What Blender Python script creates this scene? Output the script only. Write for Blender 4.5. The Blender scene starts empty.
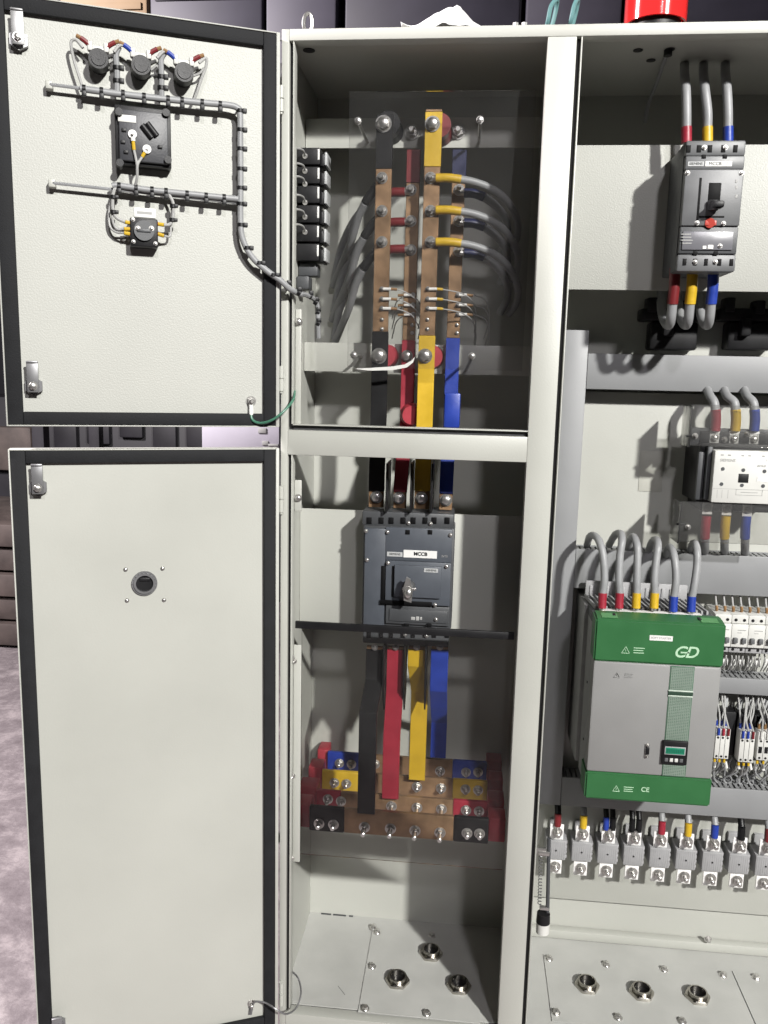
import bpy, bmesh, math, random
from mathutils import Vector, Matrix
random.seed(7)
R = math.radians
scn = bpy.context.scene
col = scn.collection

# ------------------------------------------------------------------ camera
FPX = 830.0
YAW, PITCH, ROLL = R(5.6), R(9.35), R(1.32)
CAM = Vector((0.375, -1.65, 1.55))
FW = Vector((-math.sin(YAW)*math.cos(PITCH), math.cos(YAW)*math.cos(PITCH), -math.sin(PITCH)))
R0 = Vector((math.cos(YAW), math.sin(YAW), 0)); U0 = R0.cross(FW)
RT = R0*math.cos(ROLL) + U0*math.sin(ROLL)
UP = -R0*math.sin(ROLL) + U0*math.cos(ROLL)
cd = bpy.data.cameras.new('camera'); cam = bpy.data.objects.new('camera', cd); col.objects.link(cam)
m = Matrix((RT, UP, -FW)).transposed().to_4x4(); m.translation = CAM
cam.matrix_world = m
cd.sensor_fit = 'VERTICAL'; cd.sensor_height = 36.0; cd.lens = 36.0*FPX/1024.0
cd.clip_start = 0.05; cd.clip_end = 200
scn.camera = cam
scn.render.resolution_x, scn.render.resolution_y = 768, 1024

# ------------------------------------------------------------------ light: two workshop flood lamps high behind the viewer
w = bpy.data.worlds.new('World'); scn.world = w; w.use_nodes = True
w.node_tree.nodes['Background'].inputs[0].default_value = (0.8, 0.8, 1.0, 1)
w.node_tree.nodes['Background'].inputs[1].default_value = 0.010
def lamp(name, loc, tgt, power, size, colr, cone=0):
    l = bpy.data.lights.new(name, 'SPOT' if cone else 'AREA'); l.energy = power; l.color = colr
    if cone: l.spot_size = R(cone); l.spot_blend = .3; l.shadow_soft_size = size/2
    else: l.shape = 'DISK'; l.size = size
    o = bpy.data.objects.new(name, l); col.objects.link(o); o.location = loc
    o.rotation_euler = (Vector(tgt)-Vector(loc)).to_track_quat('-Z', 'Y').to_euler()
    return o
lamp('flood_lamp_right', (4.05, -5.5, 5.0), (0.25, 0.0, 1.1), 4620, 0.30, (1.0, 0.985, 0.945), 27)
lamp('flood_lamp_middle', (1.75, -5.2, 4.7), (0.25, 0.0, 1.05), 470, 0.42, (1.0, 0.955, 1.0), 28)
lamp('fill_lamp_left', (-2.3, -0.4, 3.3), (-1.3, 1.3, 0.6), 400, 0.5, (1.0, 0.93, 0.95))  # unseen fill lamp, added to brighten the left floor and paper sheet
scn.view_settings.view_transform = 'Standard'; scn.view_settings.look = 'None'
scn.view_settings.exposure = 0.0; scn.view_settings.gamma = 1.0

# ------------------------------------------------------------------ pixel -> place
def ray(x, y): return FW + RT*((x-384)/FPX) - UP*((y-512)/FPX)
def at(x, y, Y=0.0):
    d = ray(x, y); return CAM + d*((Y-CAM.y)/d.y)
def atz(x, y, Z):
    d = ray(x, y); return CAM + d*((Z-CAM.z)/d.z)
DTH = R(23); HINGE = Vector((0.0, -0.012, 0.0))
MD = Matrix.Translation(HINGE) @ Matrix.Rotation(DTH, 4, 'Z'); MDI = MD.inverted()
DN = Vector((math.sin(DTH), -math.cos(DTH), 0))
def dat(x, y, off=0.0):            # on the open doors' inner face, in door coordinates
    d = ray(x, y); h = HINGE + DN*off
    return MDI @ (CAM + d*((h-CAM).dot(DN)/d.dot(DN)))

# ------------------------------------------------------------------ materials
MATS = {}
def mat(name, c, rough=0.5, metal=0.0, var=0.06, scale=30.0, bump=0.0, bscale=300.0, spec=0.5, rvar=0.08):
    k_ = 1.0 if 'paint' in name or metal > .4 else .82
    c = tuple(v*k_ for v in c)
    M = bpy.data.materials.new(name); M.use_nodes = True
    nt = M.node_tree; b = nt.nodes['Principled BSDF']
    tc = nt.nodes.new('ShaderNodeTexCoord')
    n = nt.nodes.new('ShaderNodeTexNoise'); n.inputs['Scale'].default_value = scale; n.inputs['Detail'].default_value = 5
    nt.links.new(tc.outputs['Object'], n.inputs['Vector'])
    r = nt.nodes.new('ShaderNodeValToRGB')
    r.color_ramp.elements[0].position = 0.3; r.color_ramp.elements[1].position = 0.7
    r.color_ramp.elements[0].color = tuple(max(0, v*(1-var)) for v in c)+(1,)
    r.color_ramp.elements[1].color = tuple(min(1, v*(1+var)) for v in c)+(1,)
    nt.links.new(n.outputs['Fac'], r.inputs['Fac']); nt.links.new(r.outputs['Color'], b.inputs['Base Color'])
    mr = nt.nodes.new('ShaderNodeMapRange'); mr.inputs['To Min'].default_value = max(0.02, rough-rvar); mr.inputs['To Max'].default_value = min(1, rough+rvar)
    nt.links.new(n.outputs['Fac'], mr.inputs['Value']); nt.links.new(mr.outputs['Result'], b.inputs['Roughness'])
    b.inputs['Metallic'].default_value = metal
    b.inputs['Specular IOR Level'].default_value = spec
    if bump:
        n2 = nt.nodes.new('ShaderNodeTexNoise'); n2.inputs['Scale'].default_value = bscale; n2.inputs['Detail'].default_value = 3
        nt.links.new(tc.outputs['Object'], n2.inputs['Vector'])
        bp = nt.nodes.new('ShaderNodeBump'); bp.inputs['Strength'].default_value = bump; bp.inputs['Distance'].default_value = 0.002
        nt.links.new(n2.outputs['Fac'], bp.inputs['Height']); nt.links.new(bp.outputs['Normal'], b.inputs['Normal'])
    MATS[name] = M; return M
def clear(name, tint, haze, rough=0.03, hazecol=(.5, .5, .5)):
    M = bpy.data.materials.new(name); M.use_nodes = True; nt = M.node_tree; nt.nodes.clear()
    o = nt.nodes.new('ShaderNodeOutputMaterial')
    t = nt.nodes.new('ShaderNodeBsdfTransparent'); t.inputs[0].default_value = tint+(1,)
    d = nt.nodes.new('ShaderNodeBsdfDiffuse'); d.inputs[0].default_value = hazecol+(1,)
    g = nt.nodes.new('ShaderNodeBsdfGlossy'); g.inputs['Roughness'].default_value = rough
    tc = nt.nodes.new('ShaderNodeTexCoord'); n = nt.nodes.new('ShaderNodeTexNoise'); n.inputs['Scale'].default_value = 14; n.inputs['Detail'].default_value = 6
    nt.links.new(tc.outputs['Object'], n.inputs['Vector'])
    mr = nt.nodes.new('ShaderNodeMapRange'); mr.inputs['To Min'].default_value = haze*0.4; mr.inputs['To Max'].default_value = haze*1.6
    nt.links.new(n.outputs['Fac'], mr.inputs['Value'])
    m1 = nt.nodes.new('ShaderNodeMixShader'); nt.links.new(mr.outputs['Result'], m1.inputs[0])
    nt.links.new(t.outputs[0], m1.inputs[1]); nt.links.new(d.outputs[0], m1.inputs[2])
    f = nt.nodes.new('ShaderNodeFresnel'); f.inputs[0].default_value = 1.3
    m2 = nt.nodes.new('ShaderNodeMixShader'); nt.links.new(f.outputs[0], m2.inputs[0])
    nt.links.new(m1.outputs[0], m2.inputs[1]); nt.links.new(g.outputs[0], m2.inputs[2]); nt.links.new(m2.outputs[0], o.inputs[0])
    MATS[name] = M; return M
PAINT = mat('cabinet_paint', (.365, .369, .337), .42, bump=.10, bscale=260, var=.05, scale=3.2, rvar=.2)
PAINTH = mat('hammered_paint', (.36, .364, .336), .48, bump=.34, bscale=330, spec=.35, var=.03, scale=6)
PAINTF = mat('floor_paint', (.365, .367, .348), .45, bump=.12, bscale=260, var=.07, scale=11, rvar=.16)
GASK = mat('black_gasket', (.012, .0125, .014), .75, spec=.25, bump=.3, bscale=500, var=.2)
BLACKP = mat('black_plastic', (.009, .009, .010), .45, spec=.3, bump=.15, bscale=700, var=.2)
DARKP = mat('dark_grey_plastic', (.055, .058, .062), .48, bump=.15, bscale=800, var=.1)
MIDP = mat('grey_plastic', (.115, .118, .122), .45, bump=.1, bscale=800, var=.08)
BLUEG = mat('slate_plastic', (.070, .079, .094), .45, bump=.1, bscale=800, var=.07)
DUCT = mat('duct_grey', (.24, .245, .25), .5, bump=.06, bscale=400, var=.04, scale=12)
BODYG = mat('starter_grey', (.25, .25, .245), .45, bump=.18, bscale=900, var=.03, scale=14)
BODYD = mat('starter_side', (.25, .25, .25), .5, bump=.15, bscale=900, var=.08)
GREEN = mat('starter_green', (.026, .125, .040), .42, bump=.12, bscale=800, var=.06, scale=20)
GREENL = mat('pale_green_print', (.42, .62, .43), .5)
GREEND = mat('grille_green', (.07, .14, .09), .5)
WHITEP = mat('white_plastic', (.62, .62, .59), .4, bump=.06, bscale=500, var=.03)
TERMG = mat('terminal_grey', (.33, .33, .335), .5, bump=.1, bscale=600, var=.06)
RECESS = mat('recess_black', (.004, .004, .0045), .6, spec=.12, var=.2)
GUTTER = mat('gutter_seal', (.05, .05, .052), .7, var=.15, spec=.2)
LABEL = mat('white_label', (.70, .70, .68), .55, var=.02)
LABELG = mat('grey_label', (.42, .43, .43), .5, var=.05)
INK = mat('black_ink', (.01, .01, .01), .6)
GINK = mat('grey_ink', (.33, .33, .32), .6)
COPPER = mat('copper', (.25, .155, .085), .40, metal=.5, var=.30, scale=26, rvar=.16, bump=.12, bscale=160)
STEEL = mat('zinc_steel', (.52, .51, .49), .30, metal=.9, var=.15, scale=60)
NICKEL = mat('nickel_brass', (.46, .44, .40), .2, metal=1.0, var=.15, scale=60)
TIN = mat('tinned_tab', (.86, .85, .83), .38, metal=.1, var=.05, scale=60)
BLK = mat('black_sleeve', (.006, .006, .0065), .45, spec=.3, var=.2)
RED = mat('red_sleeve', (.29, .018, .035), .42, var=.14, scale=25, bump=.22, bscale=70, rvar=.14)
YEL = mat('yellow_sleeve', (.56, .36, .018), .42, var=.10, scale=25, bump=.22, bscale=70, rvar=.14)
BLU = mat('blue_sleeve', (.014, .042, .30), .42, var=.14, scale=25, bump=.22, bscale=70, rvar=.14)
BLU_SHADE = mat('shaded_blue_sleeve', (.007, .011, .055), .42, var=.12)  # blue sleeve with the upper window's shade put into its colour
DRED = mat('dark_or_shaded_red_sleeve', (.16, .015, .018), .4, var=.12)
REDINS = mat('red_resin', (.36, .035, .05), .45, var=.12, bump=.1)
GREY = mat('grey_cable', (.27, .275, .28), .48, var=.08, bump=.05, bscale=300)
WIREG = mat('grey_wire', (.36, .36, .35), .5, var=.1)
WIREW = mat('white_lug', (.75, .75, .72), .4)
BROWN = mat('brown_sleeve', (.24, .13, .05), .5)
GRNW = mat('green_wire', (.05, .17, .11), .45)
TEAL = mat('teal_wire', (.10, .22, .22), .45)
CLOTH = mat('white_plastic_bag', (.85, .85, .85), .5, bump=.4, bscale=30)
LCD = mat('lcd_green', (.02, .22, .13), .25)
CLEAR = clear('clear_acrylic', (.93, .93, .93), .012)
SMOKE = clear('smoky_acrylic', (.965, .965, .96), .005)
CLEARC = clear('clear_shroud', (.84, .84, .83), .05)
rb = bpy.data.materials.new('red_lens'); rb.use_nodes = True; b = rb.node_tree.nodes['Principled BSDF']
b.inputs['Base Color'].default_value = (.75, .03, .03, 1); b.inputs['Roughness'].default_value = .12; b.inputs['Transmission Weight'].default_value = .35; b.inputs['Coat Weight'].default_value = .6
WOOD = mat('plank_wood', (.075, .058, .052), .7, var=.35, scale=8, bump=.3, bscale=60)
TANW = mat('cardboard_tan', (.22, .15, .085), .7, var=.2, scale=5)
NAVY = mat('dark_machine', (.030, .028, .042), .6, var=.3, scale=4)
BLKM = mat('black_machine', (.012, .011, .015), .6, var=.4, scale=5)
NAVYL = mat('grey_machine', (.062, .058, .078), .6, var=.2, scale=4)
WALLM = mat('dark_wall', (.02, .02, .026), .8, var=.4, scale=1.2)
SHEET = mat('paper_sheet', (.42, .40, .46), .7, var=.06, scale=10)
def floor_mat():
    M = bpy.data.materials.new('worn_concrete'); M.use_nodes = True; nt = M.node_tree; b = nt.nodes['Principled BSDF']
    tc = nt.nodes.new('ShaderNodeTexCoord')
    n = nt.nodes.new('ShaderNodeTexNoise'); n.inputs['Scale'].default_value = 6.5; n.inputs['Detail'].default_value = 12; n.inputs['Roughness'].default_value = .74; n.inputs['Distortion'].default_value = .15
    nt.links.new(tc.outputs['Object'], n.inputs['Vector'])
    r = nt.nodes.new('ShaderNodeValToRGB'); e = r.color_ramp.elements
    e[0].position = .33; e[0].color = (.095, .078, .083, 1); e[1].position = .72; e[1].color = (.33, .29, .29, 1)
    k = e.new(.5); k.color = (.165, .143, .148, 1); k = e.new(.58); k.color = (.235, .207, .21, 1)
    nt.links.new(n.outputs['Fac'], r.inputs['Fac']); nt.links.new(r.outputs['Color'], b.inputs['Base Color'])
    b.inputs['Roughness'].default_value = .75
    bp = nt.nodes.new('ShaderNodeBump'); bp.inputs['Strength'].default_value = .5; bp.inputs['Distance'].default_value = .02
    nt.links.new(n.outputs['Fac'], bp.inputs['Height']); nt.links.new(bp.outputs['Normal'], b.inputs['Normal'])
    return M
FLOORM = floor_mat()

# ------------------------------------------------------------------ mesh building
OFF = {}
class MB:
    def __init__(s): s.bm = bmesh.new(); s.rec = []
    def _merge(s, t):
        me = bpy.data.meshes.new('t'); t.to_mesh(me); s.bm.from_mesh(me); t.free(); s.rec.append(me); return s
    def build_each(s, name, M, parent):                      # every piece an object of its own
        out = []
        for me in s.rec:
            q = MB(); q.bm.from_mesh(me); out.append(q.build(name, M, parent))
        for me in s.rec: bpy.data.meshes.remove(me)
        s.bm.free(); return out
    def box(s, x0, x1, y0, y1, z0, z1, bev=0.0, seg=2):
        t = bmesh.new(); bmesh.ops.create_cube(t, size=1)
        a, b_, c = abs(x1-x0), abs(y1-y0), abs(z1-z0)
        bmesh.ops.scale(t, vec=(a, b_, c), verts=t.verts)
        if bev: bmesh.ops.bevel(t, geom=t.edges[:], offset=min(bev, .45*min(a, b_, c)), segments=seg, affect='EDGES', profile=.5)
        bmesh.ops.translate(t, vec=((x0+x1)/2, (y0+y1)/2, (z0+z1)/2), verts=t.verts)
        return s._merge(t)
    def pbox(s, x0, x1, y0, y1, Yf, Yb, bev=0.0015):      # box whose front face spans these picture columns/rows at depth Yf
        xm, ym = (x0+x1)/2, (y0+y1)/2
        return s.box(at(x0, ym, Yf).x, at(x1, ym, Yf).x, Yf, Yb, at(xm, y1, Yf).z, at(xm, y0, Yf).z, bev)
    def dbox(s, x0, x1, y0, y1, off, th, bev=0.0015):      # the same on the open doors (off = towards viewer)
        xm, ym = (x0+x1)/2, (y0+y1)/2
        return s.box(dat(x0, ym, off).x, dat(x1, ym, off).x, -off, -off+th, dat(xm, y1, off).z, dat(xm, y0, off).z, bev)
    def cyl(s, p0, p1, r0, r1=None, n=20, cap=True):
        p0, p1 = Vector(p0), Vector(p1); r1 = r0 if r1 is None else r1; d = p1-p0
        t = bmesh.new(); bmesh.ops.create_cone(t, cap_ends=cap, segments=n, radius1=r0, radius2=r1, depth=d.length)
        q = Vector((0, 0, 1)).rotation_difference(d.normalized())
        bmesh.ops.transform(t, matrix=Matrix.Translation((p0+p1)/2) @ q.to_matrix().to_4x4(), verts=t.verts)
        return s._merge(t)
    def ring(s, c, nrm, ro, ri, h, n=28):                   # washer / tube, base at c, rising h along nrm
        c, nrm = Vector(c), Vector(nrm).normalized(); q = Vector((0, 0, 1)).rotation_difference(nrm).to_matrix()
        t = bmesh.new(); L = []
        for k in range(n):
            a = 2*math.pi*k/n; e = Vector((math.cos(a), math.sin(a), 0))
            L.append([t.verts.new(c+q@(e*r+Vector((0, 0, z)))) for r, z in ((ro, 0), (ro, h), (ri, h), (ri, 0))])
        for k in range(n):
            A, B = L[k], L[(k+1) % n]
            for j in range(4): t.faces.new((A[j], B[j], B[(j+1) % 4], A[(j+1) % 4]))
        return s._merge(t)
    def tube(s, pts, r, n=10, smooth=6, closed_caps=True, r1=None):
        P = [Vector(p) for p in pts]
        if smooth and len(P) > 2:
            Q = []
            for i in range(len(P)-1):
                a = P[i-1] if i else P[i]*2-P[i+1]; b_, c = P[i], P[i+1]; d = P[i+2] if i+2 < len(P) else P[i+1]*2-P[i]
                for k in range(smooth):
                    u = k/smooth
                    Q.append(.5*((2*b_)+(c-a)*u+(2*a-5*b_+4*c-d)*u*u+(3*b_-a-3*c+d)*u**3))
            Q.append(P[-1]); P = Q
        t = bmesh.new(); rings = []; prev = None
        for i, p in enumerate(P):
            d = (P[min(i+1, len(P)-1)]-P[max(i-1, 0)])
            if d.length < 1e-9: d = Vector((0, 0, 1))
            d.normalize()
            if prev is None: u = d.orthogonal().normalized()
            else: u = (prev-d*prev.dot(d)).normalized()
            prev = u; v = d.cross(u); rr = r if r1 is None else r+(r1-r)*i/(len(P)-1)
            rings.append([t.verts.new(p+(u*math.cos(2*math.pi*k/n)+v*math.sin(2*math.pi*k/n))*rr) for k in range(n)])
        for A, B in zip(rings, rings[1:]):
            for k in range(n): t.faces.new((A[k], A[(k+1) % n], B[(k+1) % n], B[k]))
        if closed_caps: t.faces.new(rings[0][::-1]); t.faces.new(rings[-1])
        return s._merge(t)
    def strip(s, pts, wd, th):                               # flat bar along a polyline, width along X, thickness across
        P = [Vector(p) for p in pts]; t = bmesh.new(); rr = []
        for i, p in enumerate(P):
            d = (P[min(i+1, len(P)-1)]-P[max(i-1, 0)]).normalized()
            X = Vector((1, 0, 0)); nrm = X.cross(d).normalized(); X2 = d.cross(nrm).normalized()
            if X2.x < 0: X2 = -X2
            rr.append([t.verts.new(p+X2*a*wd/2+nrm*b_*th/2) for a, b_ in ((-1, -1), (1, -1), (1, 1), (-1, 1))])
        for A, B in zip(rr, rr[1:]):
            for k in range(4): t.faces.new((A[k], A[(k+1) % 4], B[(k+1) % 4], B[k]))
        t.faces.new(rr[0][::-1]); t.faces.new(rr[-1])
        bmesh.ops.recalc_face_normals(t, faces=t.faces[:])
        bmesh.ops.bevel(t, geom=[e for e in t.edges if e.calc_length() > .02 or True], offset=.0008, segments=1, affect='EDGES')
        return s._merge(t)
    def poly(s, pts, d):                                     # extrude a polygon (list of 3D points) by vector d
        t = bmesh.new(); a = [t.verts.new(Vector(p)) for p in pts]; b_ = [t.verts.new(Vector(p)+Vector(d)) for p in pts]
        t.faces.new(a); t.faces.new(b_[::-1]); n = len(a)
        for k in range(n): t.faces.new((a[k], b_[k], b_[(k+1) % n], a[(k+1) % n]))
        bmesh.ops.recalc_face_normals(t, faces=t.faces[:]); return s._merge(t)
    def ball(s, c, r, sc=(1, 1, 1), seg=16):
        t = bmesh.new(); bmesh.ops.create_uvsphere(t, u_segments=seg, v_segments=seg//2, radius=r)
        bmesh.ops.scale(t, vec=sc, verts=t.verts); bmesh.ops.translate(t, vec=c, verts=t.verts); return s._merge(t)
    def build(s, name, M, parent=None, loc=None):
        me = bpy.data.meshes.new(name)
        off = OFF[parent.name] if parent else Vector(loc or (0, 0, 0))
        bmesh.ops.translate(s.bm, vec=-off, verts=s.bm.verts)
        s.bm.to_mesh(me); s.bm.free()
        for r_ in s.rec: bpy.data.meshes.remove(r_)
        me.materials.append(M)
        me.shade_smooth(); me.set_sharp_from_angle(angle=R(38))
        o = bpy.data.objects.new(name, me); col.objects.link(o)
        if parent: o.parent = parent
        else: o.location = off
        OFF[o.name] = off; return o
def tag(o, label, cat, group=None, kind=None):
    if label: o['label'] = label
    if cat: o['category'] = cat
    if group: o['group'] = group
    if kind: o['kind'] = kind
    return o
def thing(name, label, cat, loc, group=None, door=False):
    o = bpy.data.objects.new(name, None); col.objects.link(o); loc = Vector(loc)
    o.empty_display_size = .03
    if door: o.location = MD @ loc; o.rotation_euler = (0, 0, DTH)
    else: o.location = loc
    OFF[o.name] = loc; return tag(o, label, cat, group)
def copy_tree(o, parent=None):
    c = o.copy(); col.objects.link(c)
    if parent: c.parent = parent
    OFF[c.name] = OFF[o.name]
    for ch in list(o.children): copy_tree(ch, c)
    return c
def place(proto, loc, label, group=None, first=False):
    c = proto if first else copy_tree(proto)
    c.location = loc; c['label'] = label; OFF[c.name] = Vector(loc)
    if group: c['group'] = group
    return c
# shared bolt mesh: unit size, faces -Y, base at origin
def bolt_mesh(stud):
    mb = MB(); mb.cyl((0, 0, 0), (0, -.18, 0), 1.35, n=24); mb.cyl((0, -.18, 0), (0, -.34, 0), 1.12, 1.0, n=24)
    mb.cyl((0, -.34, 0), (0, -1.05, 0), 1.0, .97, n=6)
    if stud: mb.cyl((0, -1.05, 0), (0, -1.05-stud, 0), .58, n=14); mb.cyl((0, -1.05-stud, 0), (0, -1.2-stud, 0), .58, .4, n=14)
    else: mb.cyl((0, -1.05, 0), (0, -1.15, 0), .85, .7, n=16)
    o = mb.build('bolt', STEEL); me = o.data; bpy.data.objects.remove(o); return me
BOLT = bolt_mesh(0); STUD = bolt_mesh(1.1); STUDL = bolt_mesh(2.6)
def bolt(parent, pos, r=.0085, me=None, name='bolt', rx=0.0):
    o = bpy.data.objects.new(name, me or BOLT); col.objects.link(o); o.parent = parent
    o.location = Vector(pos)-OFF[parent.name]; o.scale = (r, r, r); o.rotation_euler = (rx, 0, random.uniform(0, 1)) if rx else (0, random.uniform(0, 1), 0)
    OFF[o.name] = Vector(pos); return o
def text(body, size, pos, parent, M, name='lettering', shear=0.0, bold=0.0, door=False, align='CENTER'):
    c = bpy.data.curves.new('txt', 'FONT'); c.body = body; c.size = size; c.align_x = align; c.align_y = 'CENTER'
    c.extrude = .0002; c.shear = shear; c.offset = bold
    o = bpy.data.objects.new('txt', c); col.objects.link(o); bpy.context.view_layer.update()
    me = bpy.data.meshes.new_from_object(o.evaluated_get(bpy.context.evaluated_depsgraph_get()))
    bpy.data.objects.remove(o); bpy.data.curves.remove(c)
    me.transform(Matrix.Rotation(R(90), 4, 'X')); me.transform(Matrix.Translation(Vector(pos)-OFF[parent.name]))
    me.materials.clear(); me.materials.append(M)
    o = bpy.data.objects.new(name, me); col.objects.link(o); o.parent = parent; OFF[o.name] = OFF[parent.name]; return o

# ================================================================== the workshop behind
tag(MB().box(-9, 7, -6, 9, -.06, 0).build('floor', FLOORM), None, None, kind='structure')
tag(MB().box(-9, 7, 5.2, 5.3, 0, 6).build('wall', WALLM), 'dark workshop wall far behind the open cabinet', 'wall')

def crate_box(name, label, cat, x0, x1, y0, y1, Y, dep, M, trim=None):
    t = thing(name, label, cat, at((x0+x1)/2, y1, Y))
    mb = MB(); mb.pbox(x0, x1, y0, y1, Y, Y+dep, .012); mb.build('body', M, t)
    if trim:
        mb = MB(); mb.pbox(*trim, Y-.012, Y, .004); mb.build('panel', NAVYL, t)
    return t
# pieces seen over the top of the cabinet and doors
t = thing('storage_rack', 'dark steel storage rack behind the top of the cabinet', 'rack', (-.5, 1.5, 0))
mb = MB()
for x in (-1.35, 2.6):
    for y in (1.5, 2.0): mb.box(x, x+.05, y, y+.05, 0, 3.2, .004)
mb.build_each('upright', BLKM, t)
MB().box(-1.35, 2.65, 1.5, 2.05, 2.60, 2.65, .004).build('shelf', BLKM, t)
RZ = 2.65
def onrack(name, label, cat, x0, x1, M, h, trim=None, y=1.52):
    t = thing(name, label, cat, ((x0+x1)/2, y, RZ))
    MB().box(x0, x1, y, y+.42, RZ, RZ+h, .008).build('body', M, t)
    mb = MB(); mb.box(x0+.02, x1-.02, y-.008, y, RZ+h*.55, RZ+h*.62, .002)
    mb.box(x0+.02, x1-.02, y-.006, y, RZ+h*.2, RZ+h*.24, .002); mb.build('rib', M, t)
    if trim: MB().box(*trim, .003).build('panel', NAVYL, t)
X = lambda px, Y=1.52: at(px, 10, Y).x
onrack('cardboard_box', 'tan cardboard box on the rack above the upper door', 'box', X(60), X(147), TANW, .35)
onrack('machine_case', 'dark blue metal case on the rack beside the tan box', 'case', X(150), X(262), NAVY, .4)
onrack('machine_case', 'purplish grey metal case on the rack above the left hinge corner', 'case', X(266), X(336), NAVYL, .4)
onrack('machine_case', 'wide black case on the rack behind the white plastic sheet', 'case', X(345), X(520), NAVY, .45)
onrack('control_box', 'grey control box on the rack behind the two wire loops', 'box', X(526), X(622), NAVYL, .4)
onrack('machine_case', 'black case on the rack behind the red beacon', 'case', X(630), X(840), NAVY, .5)
tag(MB().box(X(690), X(860), 1.505, 1.53, RZ+.0005, RZ+.035, .003).build('wooden_plank', TANW), 'brown plank edge on the rack right of the red beacon', 'plank')
# left strip: planks and dark stacks behind the lower door
t = thing('wooden_pallet', 'stack of brown planks on the workshop floor left of the lower door', 'pallet', (-2.6, 2.9, 0))
for k in range(5):
    MB().box(-4.6, -1.75, 2.55+.03*(k % 2), 3.5, .02+k*.14, .145+k*.14, .008).build('plank', WOOD, t)
t = thing('milling_machine', 'dark machine standing behind the plank stack', 'machine', (-4, 3.9, 0))
MB().box(-6.5, -.2, 3.75, 4.3, 0, 1.35, .02).build('body', BLKM, t)
MB().box(-3.15, -2.55, 3.68, 3.75, .85, 1.15, .02).build('cover', WOOD, t)
mb = MB()
for k in range(9): mb.box(-2.4+k*.23, -2.24+k*.23, 3.70, 3.75, 1.0+.05*(k % 3), 1.28, .01)
mb.build('panel', BLKM, t)
t = thing('notice_board', 'white paper sheet on a board seen in the gap between the doors', 'sheet', at(240, 440, .8))
MB().pbox(202, 279, 424, 452, .80, .812, .001).build('sheet', SHEET, t)
mb = MB(); mb.pbox(258, 266, 428, 433, .797, .8, .0002); mb.pbox(268, 278, 444, 446, .797, .8, .0002); mb.pbox(262, 268, 441, 445, .797, .8, .0002)
mb.build('printing', GINK, t)
a = at(240, 452, .8); MB().box(a.x-.03, a.x+.03, .812, .85, 0, a.z+.06, .003).build('post', NAVY, t)

# ================================================================== the cabinet
CZ, CT, XR, DEP = .115, 2.165, 1.80, .36
cab = thing('electrical_cabinet', 'light grey two bay electrical cabinet with its doors swung open', 'cabinet', (0, 0, 0))
f = MB()
f.box(0, .0145, 0, .03, 0, 2.185, .0015)
gq = [MB() for k in range(3)]; gq[0].box(.0146, .0214, .014, .03, .115, 2.164)
f.box(.0215, .0238, .0015, .03, 1.449, 2.164, .0006); f.box(.0215, .0238, .0015, .03, .118, 1.387, .0006)
f.box(.0146, XR, 0, .03, 2.1645, 2.185, .0015)
f.box(.0146, .493, 0, .03, 1.387, 1.437, .0015)
gq[1].box(.0238, .4929, .012, .03, 1.4372, 1.4465); f.box(.0238, .493, .002, .03, 1.4466, 1.449, .0006)
f.box(.493, .545, 0, .03, .06, 2.1644, .0015)
gq[2].box(.5451, .5529, .014, .03, .115, 2.1644); f.box(.553, .5555, .001, .03, .115, 2.1643, .0006)
f.box(XR-.06, XR, 0, .03, .06, 2.1644, .0015)
f.box(.0146, XR, 0.0005, .03, 0, .112, .0015)
f.build('front_frame', PAINT, cab)
for q_ in gq: q_.build('gutter_seal', GUTTER, cab)
MB().box(0, .002, .0305, DEP+.02, 0, 2.184).build('side_panel', PAINT, cab)
MB().box(XR-.002, XR, .0305, DEP+.02, 0, 2.184).build('side_panel', PAINT, cab)
MB().box(.0022, XR-.0022, DEP, DEP+.003, .02, 2.176).build('back_panel', PAINT, cab)
mb = MB().box(.0022, XR-.0022, .0305, DEP+.02, 2.174, 2.1835); mb.build('top_panel', PAINT, cab)
MB().box(.0022, XR-.0022, .0305, DEP-.0002, CZ-.003, CZ).build('base_panel', PAINTF, cab)
MB().box(.515, .518, .0305, DEP-.0005, CZ+.0003, 2.1735).build('divider', PAINT, cab)
# ceiling holes, back panel seams, marks
mb = MB()
for x, y in ((638, 50), (651, 60), (670, 49)):
    p = atz(x, y, 2.174); mb.cyl((p.x, p.y, 2.1735), (p.x, p.y, 2.1725), .009)
p = atz(309, 50, 2.174); mb.cyl((p.x, p.y, 2.1735), (p.x, p.y, 2.1725), .012)
mb.build_each('knockout', BLACKP, cab)
mb = MB()
z2 = at(650, 936, .345).z; mb.box(.5185, XR-.003, .335, DEP-.0003, CZ+.001, z2, .004)
mb.build('back_step', PAINT, cab)
bolt(cab, (at(708, 939, .335).x, .335, at(708, 939, .335).z), .007, name='screw')
# brackets on left wall flange
for q_ in ((290.5, 301, 309, 424), (290.5, 301.5, 480, 511), (289.5, 300.5, 645, 862)): MB().box(.0242, at(q_[1], sum(q_[2:])/2, .022).x, .022, .026, at(296, q_[3], .022).z, at(296, q_[2], .022).z, .0015).build('side_flange', PAINT, cab)
for x, y in ((298.5, 322), (298, 498)): bolt(cab, at(x, y, .022), .006, name='screw')
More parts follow.
